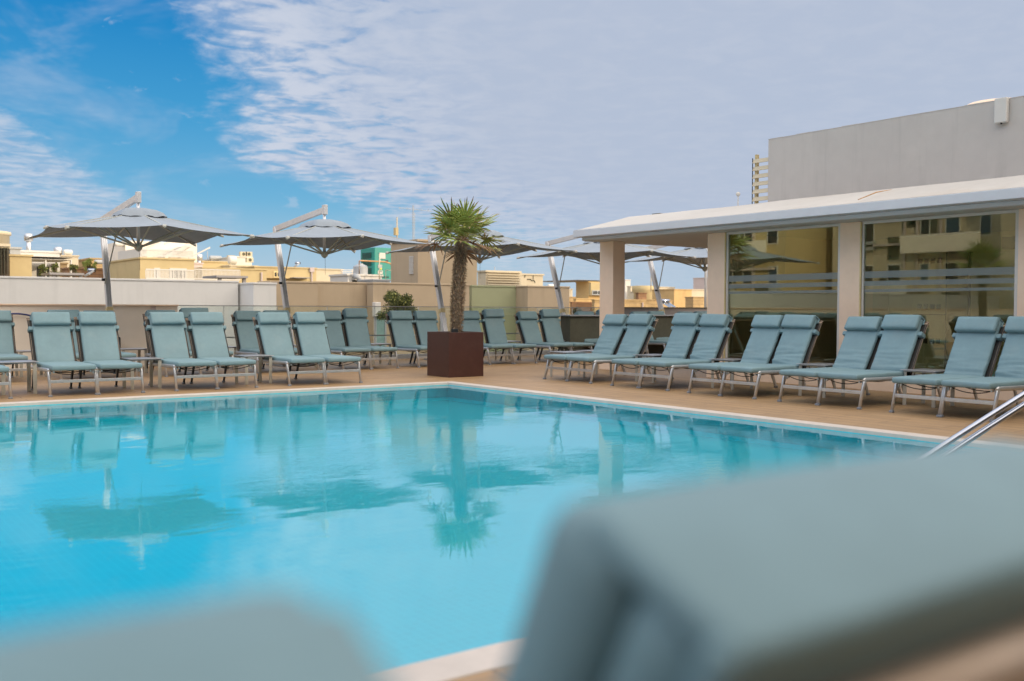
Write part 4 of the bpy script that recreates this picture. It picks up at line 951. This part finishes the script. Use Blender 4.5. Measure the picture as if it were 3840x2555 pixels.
def heater(px0, px1, py0, py1, Y, label):
    x0, z1 = pix(px0, py0, Y); x1, z0 = pix(px1, py1, Y); h = z1-z0; w_ = x1-x0
    t_ = empty('solar_heater', (x0, Y, z0), 0, label, 'solar heater')
    MB().lathe((w_*.25, 0, h*.72), [(h*.20, 0), (h*.27, .03), (h*.27, w_*.55), (h*.20, w_*.6)], 16, 'x').build('cylinder', M['chrome'], t_, True)
    MB().lathe((w_*.85, 0, h*.72), [(h*.28, 0), (h*.28, .02)], 16, 'x').build('end_disc', M['black'], t_)
    MB().bar((0, -.3, 0), (w_*.6, 0, h*.55), w_*.5, .06, (0, 1, 0)).build('panel', M['metalgrey'], t_)
Y2 = 36.
a, *_ = block('lattice_tower', -60, 33, 925, 33., 5, M['lattice'], 'dark brown lattice clad tower at the left edge of the picture', roofm=M['cream2'])
at_root(rbox(-60, 38, 912, 926, 33., 4, off=-.1), a, 33.).build('cap_slab', M['cream2'], a)
lat = MB()
for q in range(22): lat = rbox(-60, 33, 930+q*4.6, 931.6+q*4.6, 33., .04, lat, -.08)
for q in range(8): lat = rbox(-60+q*12, -57.5+q*12, 928, 1032, 33., .05, lat, -.14)
at_root(lat, a, 33.).build('lattice', M['inner_d'], a)
x_, z_ = pix(-5, 912, 34.); dm = empty('roof_cylinder', (x_, 35.5, z_), 0, 'round cream cylinder on top of the lattice tower', 'tank'); MB().lathe((0, 0, 0), [(.55, 0), (.55, .32), (.6, .33), (.6, .43), (.5, .45)], 24).build('drum', M['cream2'], dm, True)
bk_ = block('yellow_house', 36, 119, 955, 34., 4, M['cream'], 'plain pale yellow block beside the lattice tower')
s_ = block('grey_screen', 38, 77, 927, 34.6, 3.4, M['metalgrey'], 'grey plant screen above the pale yellow block', 'screen', pyb=956)
wh, x0, x1, z1 = block('white_house', 77, 224, 941, 40., 2, M['hwhite'], 'white rooftop house with a pergola, left of the first parasol pole')
win(wh, 139, 185, 1000, 1045, 40., M['black'], M['dark'], 1); at_root(rbox(190, 198, 990, 1000, 40., .3, off=-.3), wh, 40.).build('air_conditioner', M['hpink'], wh)
pg = empty('pergola', (0, 37.5, 0), 0, 'white flat roofed pergola on posts in front of the white rooftop house', 'pergola')
at_root(rbox(112, 272, 970, 976, 37.5, 2.4), pg, 37.5).build('beam', M['hwhite'], pg); at_root(rbox(100, 272, 962, 968, 37.8, 2.), pg, 37.5).build('roof_sheet', M['hwhite'], pg)
for px in (170, 265): at_root(rbox(px, px+6, 976, 1100, 37.5, .15), pg, 37.5).build('post', M['hwhite'], pg)
pole(107, 876, 940, 40.5, .085, 'tall shiny metal flue with a cowl at the left of the picture'); pole(218, 927, 943, 40.5, .085, 'short shiny metal flue on the right end of the white rooftop house')
sc = block('beige_house', 224, 294, 957, 46., 6, M['cream2'], 'beige block carrying a white water tank, behind the pergola')
tank(240, 274, 936, 957, 46.5, M['hwhite'], 'white horizontal water tank on the beige block right of the flues')
block('stone_house', 226, 252, 985, 44., 3, M['stone'], 'sunlit golden stone wall under the beige block')
block('stone_house', 290, 335, 990, 50., 6, M['stone'], 'low limestone house between the beige block and the green tree')
block('stone_house', 338, 400, 968, 47., 6, M['stone'], 'limestone house with a grey tank behind the first parasol pole')
tank(356, 400, 974, 992, 46.2, M['metalgrey'], 'grey blue water tank left of the first parasol pole')
block('stone_wall', 254, 390, 1005, 43., 1.5, M['stone_d'], 'long weathered brown stone wall below the small tree', 'wall')
shrub('small_tree', (pix(338, 1025, 41.)[0], 41., pix(338, 1030, 41.)[1]), (.30, .3, .62), 2600, [M['frond'], M['frond_y']], 'bright green small tree between the stone houses, left of the first pole', 14)
heater(318, 362, 1006, 1034, 38., 'silver solar water heater with round black end, left of the first parasol pole')
heater(1100, 1128, 981, 1000, 48., 'solar water heater on the roof of the long pale yellow house')
def table_roof(px0, px1, py, Y, label):
    x0, z1 = pix(px0, py, Y); x1 = pix(px1, py, Y)[0]; t_ = empty('roof_canopy', (x0, Y, z1), 0, label, 'canopy'); W_ = x1-x0
    MB().box(0, W_, 0, 1.3, -.07, 0).build('top', M['gpar'], t_)
    for q in (.1, .88): MB().box(W_*q, W_*q+.1, .1, .2, -1.6, -.071).build('post', M['gpar'], t_)
table_roof(186, 316, 1022, 34., 'dark flat canopy on posts behind the white wall at the left'); table_roof(812, 930, 1033, 31., 'dark flat canopy on posts behind the white wall, left of the taupe wall')
for i, px in enumerate((165, 210, 275)): shrub('potted_plant', (pix(px, 1040, 35.5)[0], 35.5, pix(px, 1045, 35.5)[1]), (.17, .17, .50), 1100, [M['leaf'], M['frond_y']], ('potted green plant before the dark door of the white rooftop house', 'potted green plant right of the dark door of the white rooftop house', 'green plants at the right post of the white pergola')[i], 20+i, 3)
# cream house with balconies
ch, x0, x1, z1 = block('cream_house', 524, 728, 968, Y2, -408, M['cream'], 'big pale yellow house with a white roof railing, right of the first parasol pole')
YB = x0/pix(440, 960, 1.)[0]; L = ch.location
pp_ = MB().box(x0+.02, x0+.25, Y2, YB, z1, z1+.32); pp_.v = [(x-L.x, y-L.y, z-L.z) for x, y, z in pp_.v]; pp_.build('roof_parapet', M['hwhite'], ch)
pp_ = MB().box(x0+.3, x0+3., YB, YB+3, z1, z1+.75); pp_.v = [(x-L.x, y-L.y, z-L.z) for x, y, z in pp_.v]; pp_.build('roof_room', M['beige'], ch)
railing(ch, 530, 724, 934, 967, Y2, 40, 'roof_railing'); railing(ch, 547, 728, 1008, 1050, Y2-1.2, 36)
win(ch, 578, 600, 1005, 1050, Y2); win(ch, 636, 700, 1006, 1050, Y2, M['hwhite'], M['dark'], 3)
st = MB()
x0, z0 = pix(618, 966, Y2+2); x1, z1 = pix(700, 925, Y2+2)
for q in range(12): t = q/12; xx = x0+(x1-x0)*t; zz_ = z0+(z1-z0)*t; st.box(xx, xx+.25, 0, .9, zz_, zz_+.05)
st.bar((x0, 0, z0), (x1, 0, z1), .05, .12, (0, 1, 0)); st.bar((x0, 0, z0+.5), (x1, 0, z1+.5), .05, .05, (0, 1, 0)); st.bar((x0+.9, 0, z0), (x1+.9, 0, z1), .05, .05, (0, 1, 0))
at_root(st, ch, Y2+2).build('roof_stair', M['hwhite'], ch)
at_root(rbox(552, 600, 952, 966, Y2+3, .4), ch, Y2+3).build('roof_room', M['cream2'], ch); at_root(rbox(696, 724, 942, 966, Y2+3, .4), ch, Y2+3).build('roof_room', M['cream'], ch)
at_root(rbox(530, 545, 905, 966, Y2+4, 2), ch, Y2+4).build('chimney', M['cream'], ch)
tank(432, 480, 906, 926, Y2+3, M['hwhite'], 'white water tank under the hub of the first parasol'); tank(645, 690, 918, 934, Y2+6, M['hwhite'], 'white water tank on stilts under the right rib tips of the first parasol')
rr_, *_ = block('cream_house', 760, 1000, 1006, 41., 7, M['cream'], 'low pale yellow house with roof tanks between the first and second parasols')
railing(rr_, 728, 900, 1008, 1052, 38., 34)
block('cream_house', 758, 866, 980, 46., 5, M['cream'], 'pale yellow roof room carrying a grey tank, between the first two parasols'); block('roof_room', 728, 760, 985, 44., 5, M['hpink'], 'small pinkish grey roof room right of the big house')
tank(788, 834, 958, 978, 46.5, M['metalgrey'], 'grey horizontal water tank on the pale yellow roof room'); tank(862, 892, 960, 992, 44., M['hwhite'], 'white rounded water tank next to the air conditioners')
block('white_house', 885, 944, 962, 49., 5, M['hwhite'], 'white roof room with air conditioners below the second parasol')
for i, (px, py) in enumerate(((842, 968), (888, 953), (908, 953), (912, 975))):
    x_, z_ = pix(px, py+10, 46.5+(2 if i else 0)); ac = empty('air_conditioner', (x_, 46.+(2 if i else 0), z_), 0, ('beige air conditioner right of the grey tank', 'left air conditioner on the white roof room', 'right air conditioner on the white roof room', 'lower air conditioner before the white roof room')[i], 'air conditioner')
    MB().box(0, .34, 0, .2, 0, .23).build('casing', M['cream2'], ac); MB().lathe((.17, -.012, .115), [(.08, 0), (.08, .01)], 16, 'y').build('fan_grille', M['inner_d'], ac)
block('cream_house', 862, 965, 995, 45., 5, M['cream2'], 'pale roof room below the white one, left of the second pole')
pole(748, 953, 985, 46, .08, 'shiny flue between the first two parasols'); pole(778, 943, 980, 47, .02, 'thin television mast between the first two parasols', 'antenna_mast', False, M['metalgrey'])
# long yellow house below the second parasol
ly, *_ = block('cream_house', 955, 1186, 1001, 43., 8, M['cream'], 'long pale yellow house with small windows behind the second parasol pole')
win(ly, 978, 998, 1017, 1042, 43., M['clamp'], M['dark'], 2); win(ly, 1025, 1052, 1018, 1042, 43., M['clamp'], M['dark'], 1); at_root(rbox(1088, 1150, 1041, 1045, 43., .5, off=-.5), ly, 43.).build('canopy_strip', M['gpar'], ly)
at_root(rbox(960, 1110, 1043, 1046, 43., .25, off=-.25), ly, 43.).build('ledge', M['stone'], ly); at_root(rbox(1160, 1176, 1004, 1021, 43., .1, off=-.1), ly, 43.).build('patch', M['hpink'], ly)
block('cream_house', 1186, 1285, 1008, 45., 6, M['cream2'], 'pale cream house left of the beige slatted screen')
ss = empty('slat_screen', (0, 0, 0), 0, 'beige slatted screen left of the grey water tank', 'screen')
for q in range(3): at_root(rbox(1280, 1366, 1011+q*6, 1015.5+q*6, 38., .06), ss, 38.).build('slat', M['beige'], ss)
for px in (1281, 1322, 1362): at_root(rbox(px, px+2, 1010, 1060, 38.1, .06), ss, 38.1).build('post', M['beige'], ss)
hb, *_ = block('plant_house', 1304, 1432, 1029, 31., -1238, M['hwhite'], 'low white block with dark openings under the grey water tank')
for p0, p1 in ((1320, 1339), (1347, 1372)): win(hb, p0, p1, 1051, 1061, 31., M['dark'], M['dark'], 0)
at_root(MB().tube([pt_ for pt_ in ((pix(1320, 1034, 31.)[0], -.1, pix(1320, 1034, 31.)[1]), (pix(1334, 1042, 31.)[0], -.2, pix(1334, 1042, 31.)[1]), (pix(1342, 1056, 31.)[0], -.2, pix(1342, 1058, 31.)[1]))], .09, 8), hb, 31.).build('duct', M['metalgrey'], hb, True)
# generator
gx, z1 = pix(1404, 928, 32.); gz = pix(1404, 1052, 32.)[1]; x3 = pix(1467, 930, 32.)[0]; Hh = z1-gz; gd_ = side_depth(1404, 1352, 930, 32.)
ge = empty('generator', (gx, 32., gz), 0, 'tall teal green generator cabinet with vents, a white window and stickers', 'generator')
W_ = x3-gx; Wm = 0.
MB().box(0, W_, 0, gd_, 0, Hh).build('cabinet', M['gen'], ge, bevel=.02)
v_ = MB()
for zz_ in (Hh*.83, Hh*.60, Hh*.36):
    for q in range(5): v_.box(-.025, -.001, gd_*.2, gd_*.85, zz_-q*.045, zz_-q*.045+.025)
v_.box(.1, W_-.1, -.012, -.001, .10, .16)
v_.build('vent', M['gen_d'], ge)
wd = Wm+(W_-Wm)*.35
MB().box(wd-.05, wd+.20, -.03, -.001, Hh*.66, Hh*.84).build('window', M['hwhite'], ge, bevel=.01)
for (ax_, az_, w__, h__, mm) in ((.25, .56, .09, .08, 'metalgrey'), (.68, .55, .09, .09, 'black'), (.2, .38, .17, .12, 'metalgrey'), (.2, .20, .19, .12, 'hwhite'), (.34, .33, .06, .06, 'yel')):
    MB().box(Wm+(W_-Wm)*ax_, Wm+(W_-Wm)*ax_+w__, -.02, -.001, Hh*az_, Hh*az_+h__).build('plate', M[mm], ge)
MB().box(Wm+(W_-Wm)*.2+.03, Wm+(W_-Wm)*.2+.16, -.024, -.0205, Hh*.20+.07, Hh*.20+.095).build('sticker_text', M['gen_d'], ge)
# grey upright tank and orange pipe
tx, tz1 = pix(1367, 985, 30.6); tx1, tz0 = pix(1417, 1029, 30.6); tr_ = (tx1-tx)/2
tk_ = empty('upright_tank', (tx+tr_, 32.-tr_-.35, tz0), 0, 'grey ribbed upright water tank in front of the teal generator', 'water tank'); hh = tz1-tz0
prof = [(tr_, 0)] + [(tr_*(1.0 if q % 2 else .965), hh*.72*q/14) for q in range(1, 15)] + [(tr_*.9, hh*.78), (tr_*.5, hh*.9), (tr_*.36, hh*.93), (tr_*.36, hh), (tr_*.2, hh)]
MB().lathe((0, 0, 0), prof, 28).build('barrel', M['metalgrey'], tk_, True)
op = empty('pipe_run', (tx-.15, 30.7, tz0), 0, 'orange pipe looping over the grey upright tank', 'pipe')
MB().tube([(0, 0, 0), (0, 0, hh*1.12), (.04, 0, hh*1.16), (1.0, 0, hh*1.13), (1.22, 0, hh*1.0), (1.28, 0, hh*.7)], .025, 8).build('pipe', M['pipe'], op, True)
lt = empty('steel_ladder', (tx+.55, 30.55, tz0-.3), 0, 'thin pale pipe frame standing before the grey upright tank', 'frame'); MB().tube([(0, 0, 0), (0, 0, 1.0)], .018, 6).tube([(.25, 0, 0), (.25, 0, .45), (.62, 0, .45), (.62, 0, 0)], .018, 6).build('tubes', M['cream2'], lt, True)
# masts
am = empty('antenna_mast', (pix(1549, 880, 40)[0], 40., pix(1549, 905, 40)[1]), 0, 'tall thin lattice antenna mast with cross arms left of the palm crown', 'antenna'); hA = pix(1549, 770, 40)[1]-am.location.z
MB().tube([(0, 0, -1), (0, 0, hA)], .022, 6).tube([(.08, 0, 0), (.08, 0, hA*.8)], .012, 5).build('mast', M['metalgrey'], am)
ar = MB().tube([(-.75, 0, hA*.90), (1.0, 0, hA*.87)], .012, 5)
for q in range(6): ar.tube([(-.06, 0, hA*(.35+q*.08)), (.14, 0, hA*(.35+q*.08))], .010, 5)
for q in range(5): ar.tube([(-.7+q*.38, 0, hA*.85), (-.7+q*.38, 0, hA*.93)], .008, 4)
ar.build('cross_arm', M['metalgrey'], am)
ab = empty('antenna_box', (pix(1489, 870, 41)[0], 41., pix(1489, 895, 41)[1]), 0, 'short cream aerial with a small box, left of the tall antenna mast', 'antenna'); MB().tube([(0, 0, -1.5), (0, 0, 1.0)], .03, 6).build('mast', M['cream2'], ab); MB().box(-.13, .02, -.1, .1, .15, .5).build('unit', M['cream'], ab)
# cream louvres and cracked block right of the palm
lb, x0, x1, z1 = block('louvre_house', 1822, 1950, 1016, 29., -1791, M['cream2'], 'cream louvred plant enclosure right of the palm trunk')
for q in range(6): at_root(rbox(1822, 1950, 1019+q*9.2, 1025.5+q*9.2, 29., .05, off=-.12), lb, 29.).build('slat', M['cream2'], lb)
cb, *_ = block('cracked_house', 1951, 2036, 1027, 31., 1.2, M['cream2'], 'pale cream block with dark zigzag cracks left of the fourth parasol pole')
zc = lambda px, py: (pix(px, py, 31.)[0], -.012, pix(px, py, 31.)[1])
at_root(MB().tube([zc(1975, 1030), zc(1969, 1033), zc(1967, 1041)], .02, 4).tube([zc(1977, 1048), zc(1990, 1048), zc(1992, 1053), zc(2003, 1053), zc(2006, 1061)], .02, 4).tube([zc(1999, 1029), zc(1999, 1050)], .014, 4), cb, 31.).build('crack', M['inner_d'], cb)
pole(1855, 1000, 1018, 33, .02, 'small television aerial above the cream louvres', 'antenna_mast', False, M['metalgrey'])
# golden limestone town right of the fourth pole and through the porch
Y3 = 52.
B3 = [('cream_house', 2060, 2092, 2147, 1083, 60., 'cream2', 'cream house with a white dome tank far off beside the fourth pole'), ('white_house', 2040, 2050, 2136, 1104, 57., 'hwhite', 'low white house in front of the cream one by the fourth pole'),
 ('stone_house', 2010, 2070, 2330, 1114, 54., 'stone', 'long low golden stone house at the foot of the cream house'), ('ochre_house', 2150, 2160, 2300, 1120, 46., 'ochre', 'ochre lower storey of the golden cube house left of the pillar'),
 ('stone_wall', 2138, 2145, 2225, 1132, 42., 'stone_d', 'dark weathered stone wall below the golden cube house'), ('stone_house', 1990, 2040, 2140, 1140, 44., 'stone', 'sunlit limestone wall behind the dark green bush'), ('stone_house', 2220, 2230, 2420, 1124, 41., 'stone', 'rough limestone wall just left of the corner pillar'),
 ('white_house', 2300, 2345, 2364, 1049, 66., 'hwhite', 'white slab house just right of the corner pillar'), ('cream_house', 2352, 2365, 2530, 1075, 64., 'cream2', 'long pale cream house seen through the porch'),
 ('beige_house', 2362, 2450, 2476, 1092, 58., 'cream2', 'grey beige house left of the fifth parasol pole'), 
 ('stone_wall', 2384, 2395, 2425, 1098, 50., 'stone_d', 'square brown stone turret left of the fifth parasol pole'), ('stone_house', 2330, 2345, 2520, 1124, 46., 'stone', 'rough golden stone wall above the grey porch parapet'), ('ochre_house', 2446, 2528, 2594, 1085, 50., 'ochre', 'plain ochre house right of the solar panels seen through the porch'),
 ('stone_house', 2585, 2593, 2700, 1086, 50.5, 'cream2', 'pale stone house at the right end of the porch view'), ('stone_house', 2570, 2600, 2700, 1114, 47., 'stone', 'low golden wall at the right end of the porch view'), ('pink_house', 2600, 2700, 2790, 1041, 60., 'hpink', 'pinkish white house with a flat roof near the second pillar')]
for nm, pl_, p0, p1, pt, yy, mm, lab in B3:
    r_, *_ = block(nm, p0, p1, pt, yy, -pl_, M[mm], lab, 'wall' if nm == 'stone_wall' else 'house')
cu, *_ = block('golden_cube_house', 2207, 2300, 1057, 47., -2160, M['ochre'], 'golden cube house with a ribbon window left of the corner pillar', 'house')
at_root(rbox(2208, 2300, 1060, 1110, 47., .2, off=-.2), cu, 47.).build('bay', M['cream'], cu); win(cu, 2220, 2300, 1089, 1108, 46.78, M['metalgrey'], M['dark'], 3)
at_root(rbox(2170, 2300, 1051, 1053, 47., 5.), cu, 47.).build('roof_sheet', M['gpar'], cu)
x_, z_ = pix(2412, 1073, 58.); wt_ = empty('water_tower', (x_, 58., z_), 0, 'round cream water tower left of the fifth parasol pole', 'tower'); MB().lathe((0, 0, -3), [(.75, 0), (.75, 2.4), (.9, 2.6), (.9, 3.0), (.6, 3.02)], 20).build('drum', M['cream'], wt_, True)
tank(2060, 2082, 1066, 1082, 60.5, M['hwhite'], 'white rounded tank on the cream house by the fourth pole')
x0, z1 = pix(2487, 1122, 40.); x1, z0 = pix(2526, 1152, 40.)
sh = empty('solar_heater', (x0, 40., z0), 0, 'solar heater with two blue panels above the grey porch parapet', 'solar heater'); w_ = x1-x0; h_ = z1-z0
for q in (0, 1): MB().add([(q*w_*.42, -.4, 0), (q*w_*.42+w_*.36, -.4, 0), (q*w_*.42+w_*.5, .3, h_*.6), (q*w_*.42+w_*.14, .3, h_*.6)], [(0, 1, 2, 3)]).build('panel', M['panelblue'], sh)
MB().lathe((w_*.3, .35, h_*.8), [(h_*.16, 0), (h_*.2, .04), (h_*.2, w_*.66), (h_*.16, w_*.7)], 16, 'x').build('cylinder', M['chrome'], sh, True)
pole(2648, 860, 1160, 24., .045, 'plain white flagpole at the right end of the porch view', 'flagpole', False, M['hwhite']); pole(2442, 985, 1080, 55, .04, 'thin far mast beside the fifth parasol pole', 'antenna_mast', False, M['cream2'])
# the farther town, house by house, low along the skyline
rnd = random.Random(12); i = 0; cols = ['first', 'second']
for row, (Yr, zt0) in enumerate(((85, 1.3), (130, 1.6), (190, 2.0))):
    x = 2. if row == 0 else 0.
    while x < Yr*2.4:
        wd = rnd.uniform(7, 15)*(1+row*.4); z = rnd.uniform(-2.2, zt0); dpt = rnd.uniform(7, 12)
        mm = rnd.choice(['cream', 'cream2', 'ochre', 'beige', 'hwhite', 'stone'])
        h = empty('town_house', (x, Yr+rnd.uniform(-5, 5), -12.9), 0, {'cream': 'distant pale yellow', 'cream2': 'distant cream', 'ochre': 'distant ochre', 'beige': 'distant beige', 'hwhite': 'distant white', 'stone': 'distant stone'}[mm]+' flat roofed town house low on the skyline', 'house', 'distant houses on the skyline')
        MB().box(0, wd, 0, dpt, 0, z+12.9).build('wall', M[mm], h)
        if rnd.random() < .7: a_ = rnd.uniform(.1, .6)*wd; MB().box(a_, a_+wd*.3, 1, 4, z+12.9, z+12.9+rnd.uniform(.5, 1.4)).build('roof_room', M[mm], h)
        wn = MB()
        for q in range(int(wd/3)):
            if rnd.random() < .6: wn.box(1+q*2.8, 2.1+q*2.8, -.02, -.001, z+12.9-2.6, z+12.9-1.3)
        if wn.v: wn.build('windows', M['dark'], h)
        x += wd+rnd.uniform(0, 3); i += 1
# apartment blocks out of view to the left, mirrored in the pavilion windows
rnd = random.Random(77); labs = ['cream', 'ochre', 'white', 'beige', 'stone', 'yellow']
spec = [(-22, 14, 11, 9.5, 'cream2', 'ochre cream'), (-24, 26, 10, 12., 'cream2', 'pale'), (-21, 37, 9, 8.5, 'cream', 'ochre'), (-23, 47, 12, 13., 'cream', 'tall pale yellow'), (-19, 60, 10, 10., 'cream2', 'cream'), (-24, 72, 16, 14., 'hwhite', 'tall white'), (-16, 90, 16, 12., 'ochre', 'far ochre')]
for x, y, wd, hgt, mm, adj in spec:
    h = empty('apartment_block', (x, y, -12.9), 0, adj+' apartment block left of the picture, only mirrored in the pavilion windows', 'building')
    MB().box(-9, 0, 0, wd, 0, hgt+12.9).build('wall', M[mm], h)
    for fl_ in range(4):
        z = 12.9-.7+fl_*2.45
        if z > hgt+11.2: break
        MB().box(.001, 1.0, .6+fl_ % 2*wd*.4, wd*(.5+fl_ % 2*.4), z, z+.14).box(.93, 1.0, .6+fl_ % 2*wd*.4, wd*(.5+fl_ % 2*.4), z+.141, z+.95).build('balcony', M['hwhite'] if fl_ % 2 else M['beige'], h)
        for q in range(int(wd/1.7)):
            if rnd.random() < .2: MB().box(.0, .35, .3+q*1.7, .9+q*1.7, z+.3, z+.8).build('air_conditioner', M['metalgrey'], h)
            if rnd.random() < .82:
                ya = .5+q*1.68; wn_ = rnd.uniform(.55, 1.0); f_ = MB().box(-.002, .04, ya, ya+wn_, z+.75, z+1.95).build('window', M['hwhite'], h); MB().box(.041, .046, ya+.07, ya+wn_-.07, z+.82, z+1.88).build('pane', M['dark'] if rnd.random() < .7 else M['panelblue'], f_)
    ex = MB(); 
    for q in range(int(wd*.8)):
        ya = rnd.uniform(.3, wd-1.5); zq = 12.9+rnd.uniform(-.5, min(hgt, 9)-1.5); ex.box(.001, .03, ya, ya+rnd.uniform(.5, 1.4), zq, zq+rnd.uniform(.6, 1.5))
    ex.build('shutters', M['inner_d'], h)
    lg = MB()
    for q in range(3): ya = rnd.uniform(.3, wd-.3); lg.box(.05, .15, ya, ya+.12, 8, hgt+12.5)
    for q in range(4): zq = 12.9+rnd.uniform(0, min(hgt, 9)); lg.box(.06, .35, rnd.uniform(0, wd*.4), rnd.uniform(wd*.6, wd), zq, zq+.12)
    lg.build('pipes_and_ledges', M['hpink'], h)
# unseen hotel block, added behind the camera to keep the sun off the terrace
ho = empty('hotel_sun_blocker', (-40, -22, -12.9), 0, 'long pale hotel block added unseen behind the camera to shade the whole terrace', 'building')
HT = 14.0
MB().box(0, 120, 0, 13, 0, HT+12.9).build('wall', M['hwhite'], ho)
for fl_ in range(4):
    MB().box(0, 120, 13.001, 14.4, 12.9+fl_*3.0, 12.9+fl_*3.0+.2).build('balcony', M['beige'], ho)
wn = MB()
for fl_ in range(4):
    for q in range(36): wn.box(2+q*3.2, 4+q*3.2, 13.001, 13.02, 13.2+fl_*3.0, 15.3+fl_*3.0)
wn.build('balcony_doors', M['dark'], ho)
